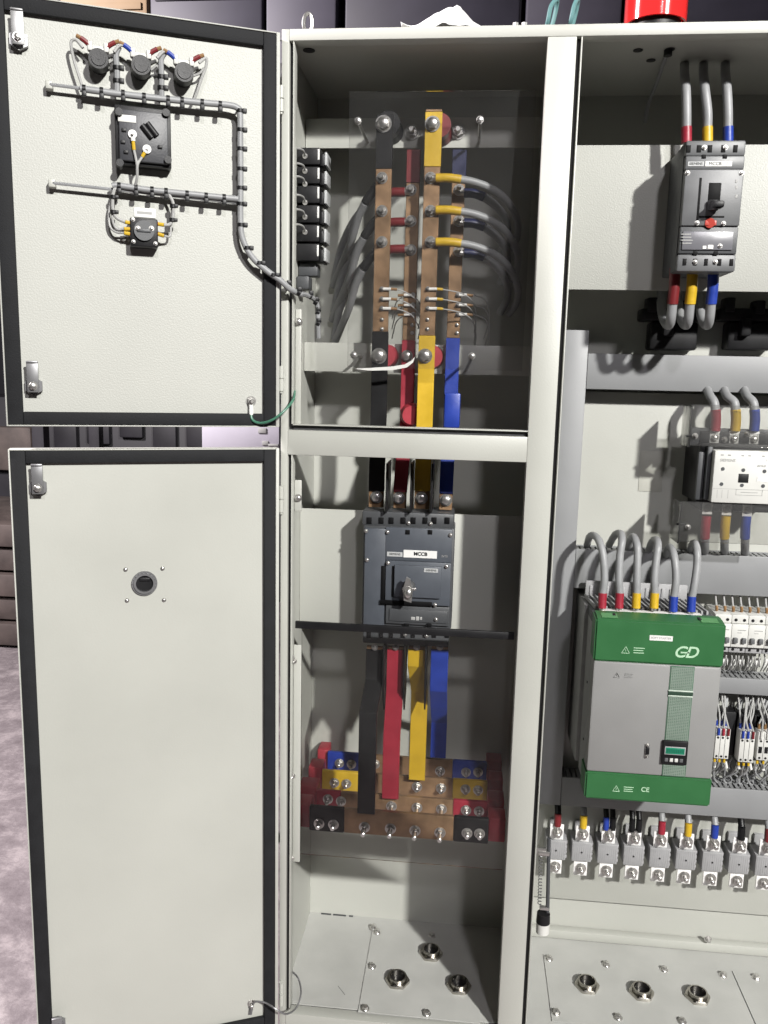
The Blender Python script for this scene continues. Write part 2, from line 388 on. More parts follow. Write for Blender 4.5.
# cross bars and mounting plates
mb = MB(); mb.box(.003, .512, .22, .2225, at(400, 148, .22).z, at(400, 118, .22).z, .001)
mb.box(.003, .512, .2225, .25, at(400, 118, .22).z-.003, at(400, 118, .22).z-.0005); mb.build('crossbar', PAINT, cab)
mb = MB(); mb.box(.003, .512, .22, .2225, at(400, 373, .22).z, at(400, 344, .22).z, .001)
mb.box(.003, .512, .2225, .25, at(400, 344, .22).z-.003, at(400, 344, .22).z-.0005); mb.build('crossbar', PAINT, cab)
MB().box(.0025, .512, .19, .193, at(400, 630, .19).z, at(400, 512, .19).z, .0008).build('mounting_plate', PAINT, cab)
mb = MB(); z1, z0 = at(620, 145, .17).z, at(620, 290, .17).z
mb.box(.520, XR-.004, .17, .173, z0, z1, .0008); mb.build('mounting_plate', PAINTH, cab)
z1, z0 = at(650, 393, .345).z, at(650, 906, .345).z
MB().box(.520, XR-.004, .345, .348, z0, z1, .0008).build('mounting_plate', PAINT, cab)
# gland plates on the floor
def gland_plate(pts, screws, nm='gland_plate'):
    mb = MB(); mb.poly([(p.x, p.y, CZ+.0002) for p in pts], (0, 0, .0022)); o = mb.build(nm, PAINTF, cab)
    mb = MB()
    for a_, b_ in ((0, 1), (0, 3), (1, 2)):
        A, B = pts[a_], pts[b_]; d = (B-A).normalized(); n = Vector((d.y, -d.x, 0))*.0009
        mb.poly([(q.x, q.y, CZ+.0001) for q in (A-n*1.6, B-n*1.6, B+n, A+n)], (0, 0, .0008))
    mb.build('seam', GINK, o)
    for x, y in screws:
        p = atz(x, y, CZ+.002); bolt(o, p, .0075, name='screw', rx=R(-90))
A = atz(372, 932, CZ); B = atz(360, 1012, CZ)
gland_plate([Vector((.178, .31, 0)), Vector((.178, .022, 0)), Vector((.455, .022, 0)), Vector((.455, .31, 0))],
            ((373, 928), (377, 932.5), (372, 967), (365, 1009), (426.5, 1014), (432, 936)))
gland_plate([Vector((.617, .272, 0)), Vector((.617, .05, 0)), Vector((1.075, .05, 0)), Vector((1.075, .272, 0))],
            ((549, 959), (606, 965), (664, 970), (723, 975.5), (556, 1013), (618, 1018), (682, 1022)))
gland_plate([Vector((1.078, .272, 0)), Vector((1.078, .05, 0)), Vector((1.55, .05, 0)), Vector((1.55, .272, 0))], ((756, 978),))
mb = MB()
for x0_, x1_, y_ in ((321, 331, 914.3), (333, 346, 915.2), (349, 353, 916)):
    A_, B_ = atz(x0_, y_, CZ+.0002), atz(x1_, y_+.7, CZ+.0002); mb.box(A_.x, B_.x, DEP-.006, DEP-.0005, CZ+.0001, CZ+.0009)
A_, B_ = atz(338, 986, CZ), atz(345, 995, CZ); d_ = (B_-A_); n_ = Vector((d_.y, -d_.x, 0)).normalized()*.0005
mb.poly([(q_.x, q_.y, CZ+.0001) for q_ in (A_-n_, B_-n_, B_+n_, A_+n_)], (0, 0, .0003))
mb.build_each('scuff_mark', DARKP, cab)
# hinges
for y0, y1 in ((86, 112), (366, 391), (486, 512), (982, 1004)):
    p0, p1 = at(281, y0, -.004), at(281, y1, -.004); mb = MB()
    mb.cyl((p0.x+.001, -.005, p1.z), (p0.x+.001, -.005, (p0.z+p1.z)/2-.001), .0052, n=14); mb.cyl((p0.x+.001, -.005, (p0.z+p1.z)/2+.001), (p0.x+.001, -.005, p0.z), .0052, n=14)
    mb.cyl((p0.x+.001, -.005, p1.z-.004), (p0.x+.001, -.005, p0.z-.002), .003, n=10); mb.build('hinge', PAINT, cab)

# doors (parts of the cabinet, turned on their hinges)
def door(z0, z1, M):
    d = bpy.data.objects.new('door', None)
    mb = MB(); W = .5
    mb.box(-W+.002, -.009, 0, .0025, z0+.002, z1-.002)
    r = .004
    mb.box(-W, -W+r*.6, -.012, .018, z0, z1, .0008); mb.box(-.009, -.0022, -.012, .018, z0, z1, .0008)
    mb.box(-W+r*.6, -.009, -.012, .018, z1-r*.6, z1, .0008); mb.box(-W+r*.6, -.009, -.012, .018, z0, z0+r*.6, .0008)
    mb.box(-W+.002, -.009, .015, .0175, z0+.002, z1-.002)
    o = mb.build('door', M, cab); o.location = HINGE; o.rotation_euler = (0, 0, DTH)
    bpy.data.objects.remove(d)
    g = MB(); a, b_ = -W+.0026, -.0092; wl, wr, wt = .026, .0235, .0235
    g.box(a, a+wl, -.011, -.0002, z0+.0027, z1-.0027, .002); g.box(b_-wr, b_, -.011, -.0002, z0+.0027, z1-.0027, .002)
    g.box(a+wl, b_-wr, -.0108, -.0002, z1-.0027-wt, z1-.0027, .002); g.box(a+wl, b_-wr, -.0108, -.0002, z0+.0027, z0+.0027+wt, .002)
    g.build('gasket', GASK, o)
    return o
DU = door(1.4435, 2.170, PAINTH)
DL = door(.10, 1.4015, PAINT)
def latch(d, x, y, up, M):
    p = dat(x, y, .004)
    mb = MB(); mb.cyl((p.x, -.0005, p.z), (p.x, -.011, p.z), .0165, n=6); mb.cyl((p.x, -.011, p.z), (p.x, -.02, p.z), .010, .009, n=20)
    mb.box(p.x-.010, p.x+.010, -.0225, -.0195, p.z-.011, p.z+up, .002); mb.box(p.x-.010, p.x+.010, -.0255, -.0195, p.z+up-.004, p.z+up, .002)
    mb.build('latch', M, d)
    bolt(d, (p.x, -.0225, p.z), .006, name='screw')
mat('latch_zinc', (.20, .20, .205), .4, metal=.6, var=.1)
latch(DU, 19, 41, .045, mat('latch_bright', (.30, .30, .30), .42, metal=.7, var=.1)); latch(DU, 34, 386, .045, MATS['latch_zinc'])
latch(DL, 38.5, 487, .045, MATS['latch_zinc']); latch(DL, 58, 1024, .03, MATS['latch_zinc'])
# hole ring on the lower door
p = dat(144.5, 583, 0)
mb = MB(); mb.ring((p.x, -.0004, p.z), (0, -1, 0), .0245, .0185, .004); mb.ring((p.x, -.0004, p.z), (0, -1, 0), .0205, .0165, .007)
for k in range(18):
    a = k*math.pi/9; mb.ball((p.x+.0215*math.cos(a), -.0045, p.z+.0215*math.sin(a)), .0014, seg=6)
mb.build('grommet', MATS['latch_zinc'], DL)
mb = MB(); mb.cyl((p.x, -.0006, p.z), (p.x, -.0015, p.z), .0175, n=28); mb.box(p.x-.009, p.x+.011, -.004, -.0016, p.z+.004, p.z+.011, .001); mb.build('bore', BLACKP, DL)
for x, y in ((125.5, 569.5), (162.5, 568.5), (127, 600.5), (164, 600)): bolt(DL, dat(x, y, 0), .0032, name='screw')
# earth studs
e = dat(251, 401, 0); bolt(DU, e, .0075, STUD, 'earth_stud')
e2 = dat(251, 1003, 0); bolt(DL, e2, .006, STUD, 'earth_stud')

# ================================================================== on the upper door
def dpt(x, y, off): return dat(x, y, off)
g = 'wire tie rails on the upper door'
for (xa, ya, xb, yb, lab) in ((49, 84.5, 238, 108, 'long upper tie rail welded across the door above the square meter'), (52, 183, 238, 203, 'lower tie rail on the door between the square meter and the small switch')):
    A, B = dpt(xa, ya, .018), dpt(xb, yb, .018); t = thing('tie_rail', lab, 'rail', (A.x, 0, A.z), g, True)
    mb = MB(); mb.tube([(A.x, -.0005, A.z), (A.x, -.018, A.z), (A.x+.004, -.019, A.z), (B.x, -.019, B.z), (B.x+.002, -.0005, B.z)], .0030, 8, smooth=0)
    mb.build('rod', GREY, t); mb = MB()
    mb.box(A.x-.006, A.x+.006, -.02, -.0004, A.z-.007, A.z+.007, .002); mb.build('foot', PAINT, t)
# harness
har = thing('wire_harness', 'grey wire harness tied along the upper door and drooping into the cabinet', 'harness', dat(240, 160, .02), None, True)
off = .024
Hz = lambda x, y, o=off: dpt(x, y, o)
main = [(80, 88.5), (120, 94), (160, 98.5), (200, 102.5), (228, 105), (237.5, 108), (240, 114), (240.2, 140), (240.5, 180), (240.5, 222), (243, 240), (252, 257), (266, 270), (281, 281)]
mb = MB(); mpts = [Hz(*q) for q in main] + [dpt(290, 289, .02), dpt(300, 294, .0)]
mpts = [Vector(p_) for p_ in mpts]
mb.tube(mpts, .0058, 10); mb.build_each('bundle', GREY, har)
mb = MB(); low = [Hz(112, 186), Hz(118, 185.5), Hz(150, 190), Hz(190, 194), (Hz(238, 199))]; mb.tube(low, .0055, 10); mb.build_each('bundle', GREY, har)
mb = MB(); 
for q in ([Hz(117, 92), Hz(117, 70), Hz(116, 55), Hz(119, 47)], [Hz(161.5, 97), Hz(161.5, 75), Hz(161, 60), Hz(165, 52)]): mb.tube(q, .005, 8)
mb.build_each('bundle', GREY, har)
def tie(x, y, vert=False, o=off):
    c = Hz(x, y, o); r_ = .0072; mb = MB()
    if vert: mb.cyl((c.x, c.y, c.z-.003), (c.x, c.y, c.z+.003), r_, n=12); mb.box(c.x+.004, c.x+.012, c.y-.006, c.y+.002, c.z-.004, c.z+.004, .001)
    else: mb.cyl((c.x-.003, c.y, c.z), (c.x+.003, c.y, c.z), r_, n=12); mb.box(c.x-.004, c.x+.004, c.y-.008, c.y, c.z-.013, c.z-.004, .001)
    mb.build('cable_tie', BLACKP, har)
for x, y in ((84, 89), (101.5, 91.5), (123, 94), (144, 97), (168, 99.5), (182, 101), (202, 103), (220, 105), (119, 186.5), (136, 188.5), (152, 190.5), (166, 192), (187, 194.5), (206, 196.5), (224, 198)): tie(x, y)
for x, y in ((240, 111), (240.5, 130), (240.5, 149), (240.5, 169), (240.5, 188), (240.5, 204), (241, 225), (247, 248), (259, 263), (273, 275), (117, 68), (117, 81), (161.5, 77), (161.5, 88)): tie(x, y, True)
# pilot lamps
g = 'pilot lamps on the upper door'
labs = ('first pilot lamp back from the left on the upper door, wire looping to its left', 'middle pilot lamp back on the upper door', 'rightmost pilot lamp back on the upper door with a wire down its right side')
for k, (x, y) in enumerate(((98.5, 59.5), (141, 66), (184, 73))):
    c = dat(x, y, .03); t = thing('pilot_lamp', labs[k], 'pilot lamp', (c.x, 0, c.z), g, True)
    mb = MB(); mb.cyl((c.x, -.0005, c.z), (c.x, -.013, c.z), .0155, n=28); mb.cyl((c.x, -.013, c.z), (c.x, -.036, c.z), .0175, .0165, n=28); mb.cyl((c.x, -.036, c.z), (c.x, -.038, c.z), .0125, .012, n=24); mb.cyl((c.x, -.038, c.z), (c.x, -.0385, c.z), .003, n=10); mb.build('body', BLACKP, t)
    mb = MB()
    mb.box(c.x-.0155, c.x+.0155, -.030, -.012, c.z+.008, c.z+.024, .006); mb.box(c.x-.018, c.x-.009, -.034, -.02, c.z+.012, c.z+.028, .003); mb.box(c.x+.009, c.x+.018, -.034, -.02, c.z+.012, c.z+.028, .003)
    mb.build('terminal_ring', WHITEP, t)
    for s_ in (-1, 1):
        mb = MB(); mb.tube([(c.x+s_*.013, -.03, c.z+.02), (c.x+s_*.020, -.03, c.z+.026), (c.x+s_*.028, -.03, c.z+.031)], .0042, 8)
        mb.build_each('ferrule', DRED if s_ > 0 or k == 0 else BLU, t)
        mb = MB(); mb.tube([(c.x+s_*.027, -.03, c.z+.0305), (c.x+s_*.035, -.03, c.z+.034)], .0035, 8, smooth=0); mb.build_each('ferrule_end', BROWN, t)
MB().tube([dat(83, 48, .03), dat(76, 40, .028), dat(71, 43, .026), dat(74, 60, .024), dat(79, 76, .024), dat(83, 88, .024)], .0026, 8).build('lamp_wire', WIREG, har)
MB().tube([dat(114, 52, .03), dat(119, 46, .03), dat(126, 46, .03), dat(133, 52, .03)], .0030, 8).build('lamp_wire', WIREG, har)
MB().tube([dat(157, 58, .03), dat(163, 52, .03), dat(168, 52, .03), dat(175, 58, .03)], .0030, 8).build('lamp_wire', WIREG, har)
MB().tube([dat(199, 63, .03), dat(206, 58, .028), dat(206, 66, .026), dat(201, 80, .024), dat(195, 97, .022), dat(190, 104, .02)], .0026, 8).build('lamp_wire', WIREG, har)
MB().tube([dat(108, 63, .02), dat(114, 60, .022), dat(117, 66, .024)], .0022, 6).build('lamp_wire', WIREG, har)
MB().tube([dat(151, 70, .02), dat(157, 66, .022), dat(161, 72, .024)], .0022, 6).build('lamp_wire', WIREG, har)
MB().tube([dat(193, 76, .02), dat(200, 73, .022), dat(204, 68, .024)], .0022, 6).build('lamp_wire', WIREG, har)
# meter
c = dat(143, 140, .03); t = thing('panel_meter', 'square black panel meter back with two ringed wires on the upper door', 'meter', (c.x, 0, c.z), None, True)
mb = MB(); mb.dbox(115, 171, 107, 166, .026, .0255, .002); mb.build('case', BLACKP, t)
mb = MB(); mb.dbox(119, 168, 111, 162, .034, .009, .002)
mb.build('back_plate', MIDP if False else mat('meter_grey', (.035, .036, .042), .45, var=.12, bump=.1), t)
mb = MB(); mb.dbox(118, 136, 115, 122, .0352, .001, .0002); 
mb.build('sticker', WHITEP, t)
mb = MB()
for x, y in ((119, 112), (166, 113), (168, 160), (120, 163)): q = dat(x, y, .036); mb.cyl((q.x, -.012, q.z), (q.x, -.04, q.z), .0065, n=14)
for xa, ya, xb, yb in ((142, 125, 152, 138), (147, 123, 157, 136)):
    A, B = dat(xa, ya, .036), dat(xb, yb, .036); mb.tube([A, B], .0052, 10, smooth=0)
for x, y in ((124, 130), (123, 142), (160, 147), (126, 152)): q = dat(x, y, .0345); mb.box(q.x-.004, q.x+.004, -.037, -.034, q.z-.003, q.z+.003, .001)
mb.build_each('clip', BLACKP, t)
for (xa, ya), mid, (xb, yb) in (((132.5, 134), (134, 150), (137, 165)), ((147, 149), (142, 157), (137.5, 165))):
    A = dat(xa, ya, .038); bolt(t, (A.x, -.034, A.z), .0045, STUD, 'terminal_nut')
    mb = MB(); mb.ring((A.x, -.0355, A.z), (0, -1, 0), .0074, .003, .0025, 20); B = dat(*mid, .038); D = A.lerp(B, .45)
    mb.tube([A.lerp(B, .2), D], .0042, 8, smooth=0); mb.build('ring_lug', WIREW, t)
    mb = MB(); mb.tube([D, B], .0032, 8, smooth=0); mb.build_each('ferrule', YEL, t)
    mb = MB(); mb.tube([B, dat(xb, yb, .04), dat(137, 178, .034), dat(135, 186, .026)], .0024, 8); mb.build_each('wire', WIREG, t)
# selector switch
c = dat(144, 232, .02); t = thing('selector_switch', 'small black selector switch back wired below the square meter', 'switch', (c.x, 0, c.z), None, True)
MB().dbox(130, 158, 218, 247, .030, .0295, .003).build('body', BLACKP, t)
mb = MB(); q = dat(144, 231, .03); mb.cyl((q.x, -.03, q.z), (q.x, -.035, q.z), .0175, n=26); mb.box(q.x-.012, q.x+.012, -.037, -.035, q.z-.003, q.z+.003, .001); mb.build('cap', DARKP, t)
for x, y in ((138, 228.5), (151.5, 228.5)): bolt(t, dat(x, y, .0355), .0034, name='terminal_screw')
for x, y in ((133.5, 241.5), (133, 219.5), (155.5, 243.5)): bolt(t, dat(x, y, .0303), .0026, name='screw')
mb = MB(); mb.dbox(134, 155.5, 208, 217.5, .002, .0018, .0003); o = mb.build('name_plate', LABEL, t)
mb = MB(); mb.dbox(137, 152, 211.5, 214, .0024, .0004, 0); mb.build('lettering', GINK, o)
mb = MB()
for x0, y0, x1, y1 in ((130, 223, 125, 222), (130, 234, 124, 233), (130, 229, 124, 229)): mb.tube([dat(x0, y0, .024), dat(x1, y1, .026)], .0035, 8, smooth=0)
for x0, y0, x1, y1 in ((158, 224, 164, 225), (158, 234, 164, 236)): mb.tube([dat(x0, y0, .024), dat(x1, y1, .026)], .0035, 8, smooth=0)
mb.build_each('ferrule', YEL, t)
mb = MB()
for x0, y0, x1, y1 in ((134, 223.5, 130, 223), (134, 234.5, 130, 234), (154, 223.5, 158, 224), (154, 233.5, 158, 234)): mb.tube([dat(x0, y0, .025), dat(x1, y1, .025)], .0036, 8, smooth=0)
mb.build_each('ferrule_end', DRED, t)
mb = MB()
mb.tube([dat(125, 222, .026), dat(117, 218, .026), dat(113, 210, .026), dat(113, 195, .026), dat(116, 186, .024)], .003, 8)
mb.tube([dat(124, 229, .026), dat(117, 229, .024), dat(113, 222, .024), dat(112, 208, .024), dat(112, 195, .024)], .0022, 8)
mb.tube([dat(124, 233, .026), dat(116, 232, .02), dat(110, 226, .016), dat(109, 212, .016), dat(112, 198, .018)], .0022, 8)
mb.tube([dat(164, 225, .026), dat(170, 224, .026), dat(173, 216, .026), dat(173, 203, .026), dat(168, 193, .024)], .003, 8)
mb.tube([dat(164, 236, .026), dat(170, 236, .02), dat(171, 225, .02), dat(172, 205, .022)], .0022, 8)
mb.build_each('wire', WIREG, t)
for x, y in ((113.5, 212), (113.5, 197), (173, 206), (172.5, 220)): q = dat(x, y, .026); mb = MB(); mb.cyl((q.x, q.y, q.z-.003), (q.x, q.y, q.z+.003), .006, n=10); mb.box(q.x, q.x+.009, q.y-.005, q.y+.002, q.z-.003, q.z+.003, .001); mb.build('cable_tie', BLACKP, t)
# earth wires door to frame
MDp = lambda v: MD @ Vector(v)
def earth(name, lab, pts, r_, M, lugpts):
    t = thing(name, lab, 'wire', pts[0]); MB().tube(pts, r_, 8, 8).build('wire', M, t)
    MB().tube(lugpts, r_*1.7, 8, 0).build('lug', WIREW if M is GRNW else MATS['latch_zinc'], t)
A = MDp(dat(251, 407, .006))
earth('earth_wire', 'green earth wire curling from the upper door to the cabinet frame', [A, MDp(dat(252, 419, .012)), MDp(dat(260, 423, .02)), at(272, 420, -.05), at(284, 411, -.045), at(293, 400, -.02), at(294.5, 390, .03), at(291.5, 388, .05)], .0026, GRNW, [MDp(dat(251, 402, .006)), MDp(dat(251.2, 415, .008))])
A = MDp(dat(252, 1010, .006))
earth('earth_wire', 'dark earth wire looping from the lower door foot to the floor edge', [A, MDp(dat(253, 1004, .014)), MDp(dat(257, 1001.5, .02)), MDp(dat(266, 1003, .03)), at(276, 1009, -.06), at(286, 1014, -.05), at(296, 1008, -.02), at(301, 993, .01), at(298, 978, .04), at(290, 970, .06)], .002, MATS['latch_zinc'], [MDp(dat(250.5, 1014, .006)), MDp(dat(252, 1005, .008))])
# harness tail in the cabinet
mb = MB(); q = [MDI @ v for v in (at(299, 293, -.01), at(306, 295, .05), at(315, 300, .10), at(318, 310, .11), at(318, 322, .11), at(318.5, 338, .12))]
mb.tube([mpts[-1]]+q[1:], .0050, 8); mb.build('tail', GREY, har)
for x, y, Y in ((310.5, 296, .07), (316, 302, .10), (318, 312, .11), (318.3, 323, .11), (299, 292.5, -.008), (288.5, 286, -.02)):
    v = MDI @ at(x, y, Y); mb = MB(); mb.cyl((v.x-.003, v.y, v.z+.002), (v.x+.003, v.y, v.z-.002), .0068, n=10); mb.box(v.x-.004, v.x+.005, v.y-.008, v.y, v.z+.002, v.z+.010, .001); mb.build('cable_tie', BLACKP, har)

# ================================================================== left bay, upper window
# fuse blocks on the left wall
g = 'black terminal blocks on the left wall'
ordn = ('topmost', 'second from top', 'third from top', 'fourth from top', 'second from bottom', 'lowest')
ys = [147, 166, 185, 204.5, 224, 243, 262]
for k in range(6):
    c = at(297, ys[k+1], .10); t = thing('terminal_block', 'black terminal block on the left wall, %s of its column' % ordn[k], 'terminal block', (.004, .13, c.z), g)
    z1, z0 = at(300, ys[k], .13).z, at(300, ys[k+1], .13).z
    mb = MB(); mb.box(.003, .051, .13, .19, z0+.003, z1-.001, .002); mb.box(.051, .059, .134, .19, z0+.001, z1-.012, .002); mb.build('body', BLACKP, t)
    mb = MB(); mb.box(.0465, .0505, .1290, .131, z0+.012, z1-.004, .0006); mb.build('marker_strip', LABEL, t)
    mb = MB(); mb.box(.0592, .064, .139, .19, z0+.004, z1-.008, .001); mb.build('end_plate', LABELG, t)
    y = (149, 164, 177, 195.5, 210, 225)[k]
    mb = MB(); mb.tube([at(292, y, .05), at(298, y-.5, .08), at(303, y+1.5, .11), at(305, y+6, .128)], .0022, 8); mb.build_each('wire', WIREG, t)
    mb = MB(); q = at(305, y+7, .129); mb.cyl((q.x, .1302, q.z), (q.x, .1285, q.z), .0055, n=14); mb.build('screw', STEEL, t)
mb = MB(); mb.box(.003, .045, .15, .185, at(303, 276, .15).z, at(303, 263, .15).z, .003); mb.box(.003, .03, .13, .17, at(303, 290, .15).z, at(303, 277, .15).z, .003)
tag(mb.build('end_bracket', DARKP, None, (.004, .15, 1.7)), 'small dark end bracket under the column of black terminal blocks', 'bracket')

def cpath(pts): return [at(*p) for p in pts]
def bar(name, lab, segs, wd, th, bolts, group, base):
    t = thing(name, lab, 'busbar', base, group)
    for nm, M, pts in segs:
        extra = .0016 if nm == 'sleeve' else 0
        mb = MB(); mb.strip(pts, wd+extra, th+extra); mb.build(nm, M, t)
    for x, y, Y, r_, me in bolts:
        bolt(t, at(x, y, Y), r_, me)
    return t
g = 'upright busbars in the upper window'
BW, BT = .033, .008
YB, YC = .15, .195
def xz(X_, y, Y, px=400): return Vector((X_, Y, at(px, y, Y).z))
# X positions from the picture; bars are straight and vertical
XB, XY, XRd, XBl = .182, .282, .240, .336
bar('busbar', 'upright busbar with black sleeve, leftmost in the upper window',
    [('sleeve', BLK, [xz(XB, 115, YB), xz(XB, 169, YB)]), ('copper', COPPER, [xz(XB, 169.2, YB), xz(XB, 332, YB)]), ('sleeve', BLK, [xz(XB, 332.2, YB), xz(XB, 440, YB), xz(XB, 470, YB-.01), xz(XB, 492, YB-.01)]), ('copper', COPPER, [xz(XB, 492.2, YB-.01), xz(XB, 508, YB-.01)])],
    BW, BT, [(383.5, 124, YB-.005, .0125, BOLT)]+[(382, y, YB-.004, .0088, STUD) for y in (178, 211, 242)]+[(379, 356, YB-.005, .0125, BOLT), (376.5, 497, YB-.016, .010, BOLT)], g, (XB, YB, 1.2))
bar('busbar', 'upright busbar with yellow sleeve, in front of its neighbours in the upper window',
    [('copper', COPPER, [xz(XY, 110, YB), xz(XY, 112.5, YB)]), ('sleeve', YEL, [xz(XY, 112.7, YB), xz(XY, 167, YB)]), ('copper', COPPER, [xz(XY, 167.2, YB), xz(XY, 335, YB)]), ('sleeve', YEL, [xz(XY, 335.2, YB), xz(XY, 440, YB), xz(XY, 470, YB-.01), xz(XY, 490, YB-.01)]), ('copper', COPPER, [xz(XY, 490.2, YB-.01), xz(XY, 508, YB-.01)])],
    BW, BT, [(432.5, 124, YB-.005, .0115, BOLT)]+[(430.5, y, YB-.004, .0088, STUD) for y in (178, 211, 242)]+[(425, 356, YB-.005, .0115, BOLT), (421.5, 498, YB-.016, .010, BOLT)], g, (XY, YB, 1.2))
bar('busbar', 'upright busbar with red sleeve, set back between black and yellow ones',
    [('sleeve', DRED, [xz(XRd, 150, YC), xz(XRd, 183, YC)]), ('copper', COPPER, [xz(XRd, 183.2, YC), xz(XRd, 340, YC)]), ('sleeve', RED, [xz(XRd, 340.2, YC), xz(XRd, 430, YC), xz(XRd-.004, 462, YC-.04), xz(XRd-.006, 492, YC-.055)]), ('copper', COPPER, [xz(XRd-.006, 492.2, YC-.055), xz(XRd-.006, 508, YC-.055)])],  # upper red sleeve coloured darker to stand in for shade
    .028, BT, [(411, y, YC-.004, .0088, STUD) for y in (190, 221, 250)]+[(407, 356, YC-.005, .0095, BOLT), (399, 498, YC-.061, .010, BOLT)], g, (XRd, YC, 1.2))
bar('busbar', 'upright busbar with blue sleeve, rightmost in the upper window',
    [('sleeve', BLU_SHADE, [xz(XBl, 150, YC), xz(XBl, 183, YC)]), ('copper', COPPER, [xz(XBl, 183.2, YC), xz(XBl, 337, YC)]), ('sleeve', BLU, [xz(XBl, 337.2, YC), xz(XBl, 430, YC), xz(XBl-.002, 462, YC-.04), xz(XBl-.002, 492, YC-.055)]), ('copper', COPPER, [xz(XBl-.002, 492.2, YC-.055), xz(XBl-.002, 508, YC-.055)])],
    .028, BT, [(459, y, YC-.004, .0088, STUD) for y in (190, 221, 251)]+[(446, 500, YC-.061, .010, BOLT)], g, (XBl, YC, 1.2))
# red lobed boss on the red bar and blue cover
mb = MB(); q = at(412, 415, .18); mb.cyl((q.x, .188, q.z), (q.x, .165, q.z), .027, .02, n=24); o = tag(mb.build('insulator', REDINS, None, (q.x, .18, q.z)), 'red round insulator low on the red busbar above the middle rail', 'insulator', 'busbar insulators')
mb = MB(); mb.pbox(444, 460, 393, 428, .160, .189, .004); q = at(452, 410, .17); tag(mb.build('insulator', BLU, None, (q.x, .17, q.z)), 'blue insulating cap low on the blue busbar', 'insulator', 'busbar insulators')
for x, y, M, lab in ((390, 128, BLACKP, 'black round insulator behind the top of the black busbar'), (440, 130, DRED, 'dark red round insulator behind the top of the yellow busbar'), (386, 356, REDINS, 'red round insulator behind the black busbar on the lower crossbar'), (432, 357, REDINS, 'red round insulator behind the yellow busbar on the lower crossbar')):
    q = at(x, y, .19); mb = MB(); mb.cyl((q.x, .2195, q.z), (q.x, .195, q.z), .026, .021, n=28); mb.cyl((q.x, .195, q.z), (q.x, .1545, q.z), .021, .024, n=28)
    tag(mb.build('insulator', M, None, (q.x, .19, q.z)), lab, 'insulator', 'busbar insulators')
for x, y in ((412, 132), (458, 132), (452, 358)): bolt(cab, at(x, y, .219), .0115, STUD)
# cables bolted to bars
def cable(lab, sl, sleevepts, greypts, r_, group, M=GREY, lug=None):
    t = thing('power_cable', lab, 'cable', sleevepts[0], group)
    if lug: MB().tube(lug, r_*.72, 10, 0).build('lug', STEEL, t)
    MB().tube(sleevepts, r_*1.12, 12, 6).build('colour_sleeve', sl, t); MB().tube(greypts, r_, 12, 6).build('sheath', M, t); return t
g = 'grey cables from the black busbar'
for k, (y, lab) in enumerate(((182, 'top'), (216, 'middle'), (248, 'lowest'))):
    dx = (0, -1, -2)[k]
    cable('grey cable with black sleeve falling from the black busbar, %s of three' % lab, BLK, cpath([(381, y, .157), (374+dx, y+8, .162), (365+dx, y+21, .165)]),
          cpath([(365+dx, y+21, .165), (358+dx, y+36, .19), (351+dx, y+60, .23), (342+dx, y+82, .29), (333+dx, y+104, .345)]), .0085, g)
g = 'grey cables from the yellow busbar'
for k, (y, lab) in enumerate(((178, 'top'), (210, 'middle'), (242, 'lowest'))):
    cable('grey cable with yellow sleeve arching right from the yellow busbar, %s of three' % lab, YEL, cpath([(436, y, .139), (449, y, .138), (461, y+1.5, .14)]),
          cpath([(460, y+1.3, .14), (474, y+4, .145), (490, y+10, .155), (503, y+19, .17), (513, y+32, .20), (518, y+47, .25), (516, y+62, .31), (509, y+72, .35)]), .0078, g, lug=cpath([(430, y, .14), (437, y, .139)]))
g = 'red sleeved cables between the busbars'
for k, (y, lab) in enumerate(((192, 'top'), (222, 'middle'), (249, 'lowest'))):
    cable('red sleeved cable crossing behind the black busbar, %s of three' % lab, DRED, cpath([(405, y, .188), (391, y+.5, .19), (380, y+3, .195)]), cpath([(380, y+3, .195), (368, y+12, .22), (352, y+32, .27), (340, y+60, .31), (334, y+90, .34)]), .0085, g, lug=cpath([(411, y, .187), (404, y, .188)]))  # red of these sleeves darkened to imitate shade behind the bars
g = 'blue sleeved cables beside the blue busbar'
for k, (y, lab) in enumerate(((193, 'top'), (223, 'middle'), (253, 'lowest'))):
    cable('blue sleeved cable turning right from the blue busbar, %s of three' % lab, BLU_SHADE, cpath([(464, y, .187), (474, y+.5, .188), (484, y+4, .192)]), cpath([(484, y+4, .192), (497, y+14, .215), (506, y+28, .26), (507, y+46, .31), (500, y+60, .345)]), .0085, g, lug=cpath([(459, y, .186), (465, y, .187)]))
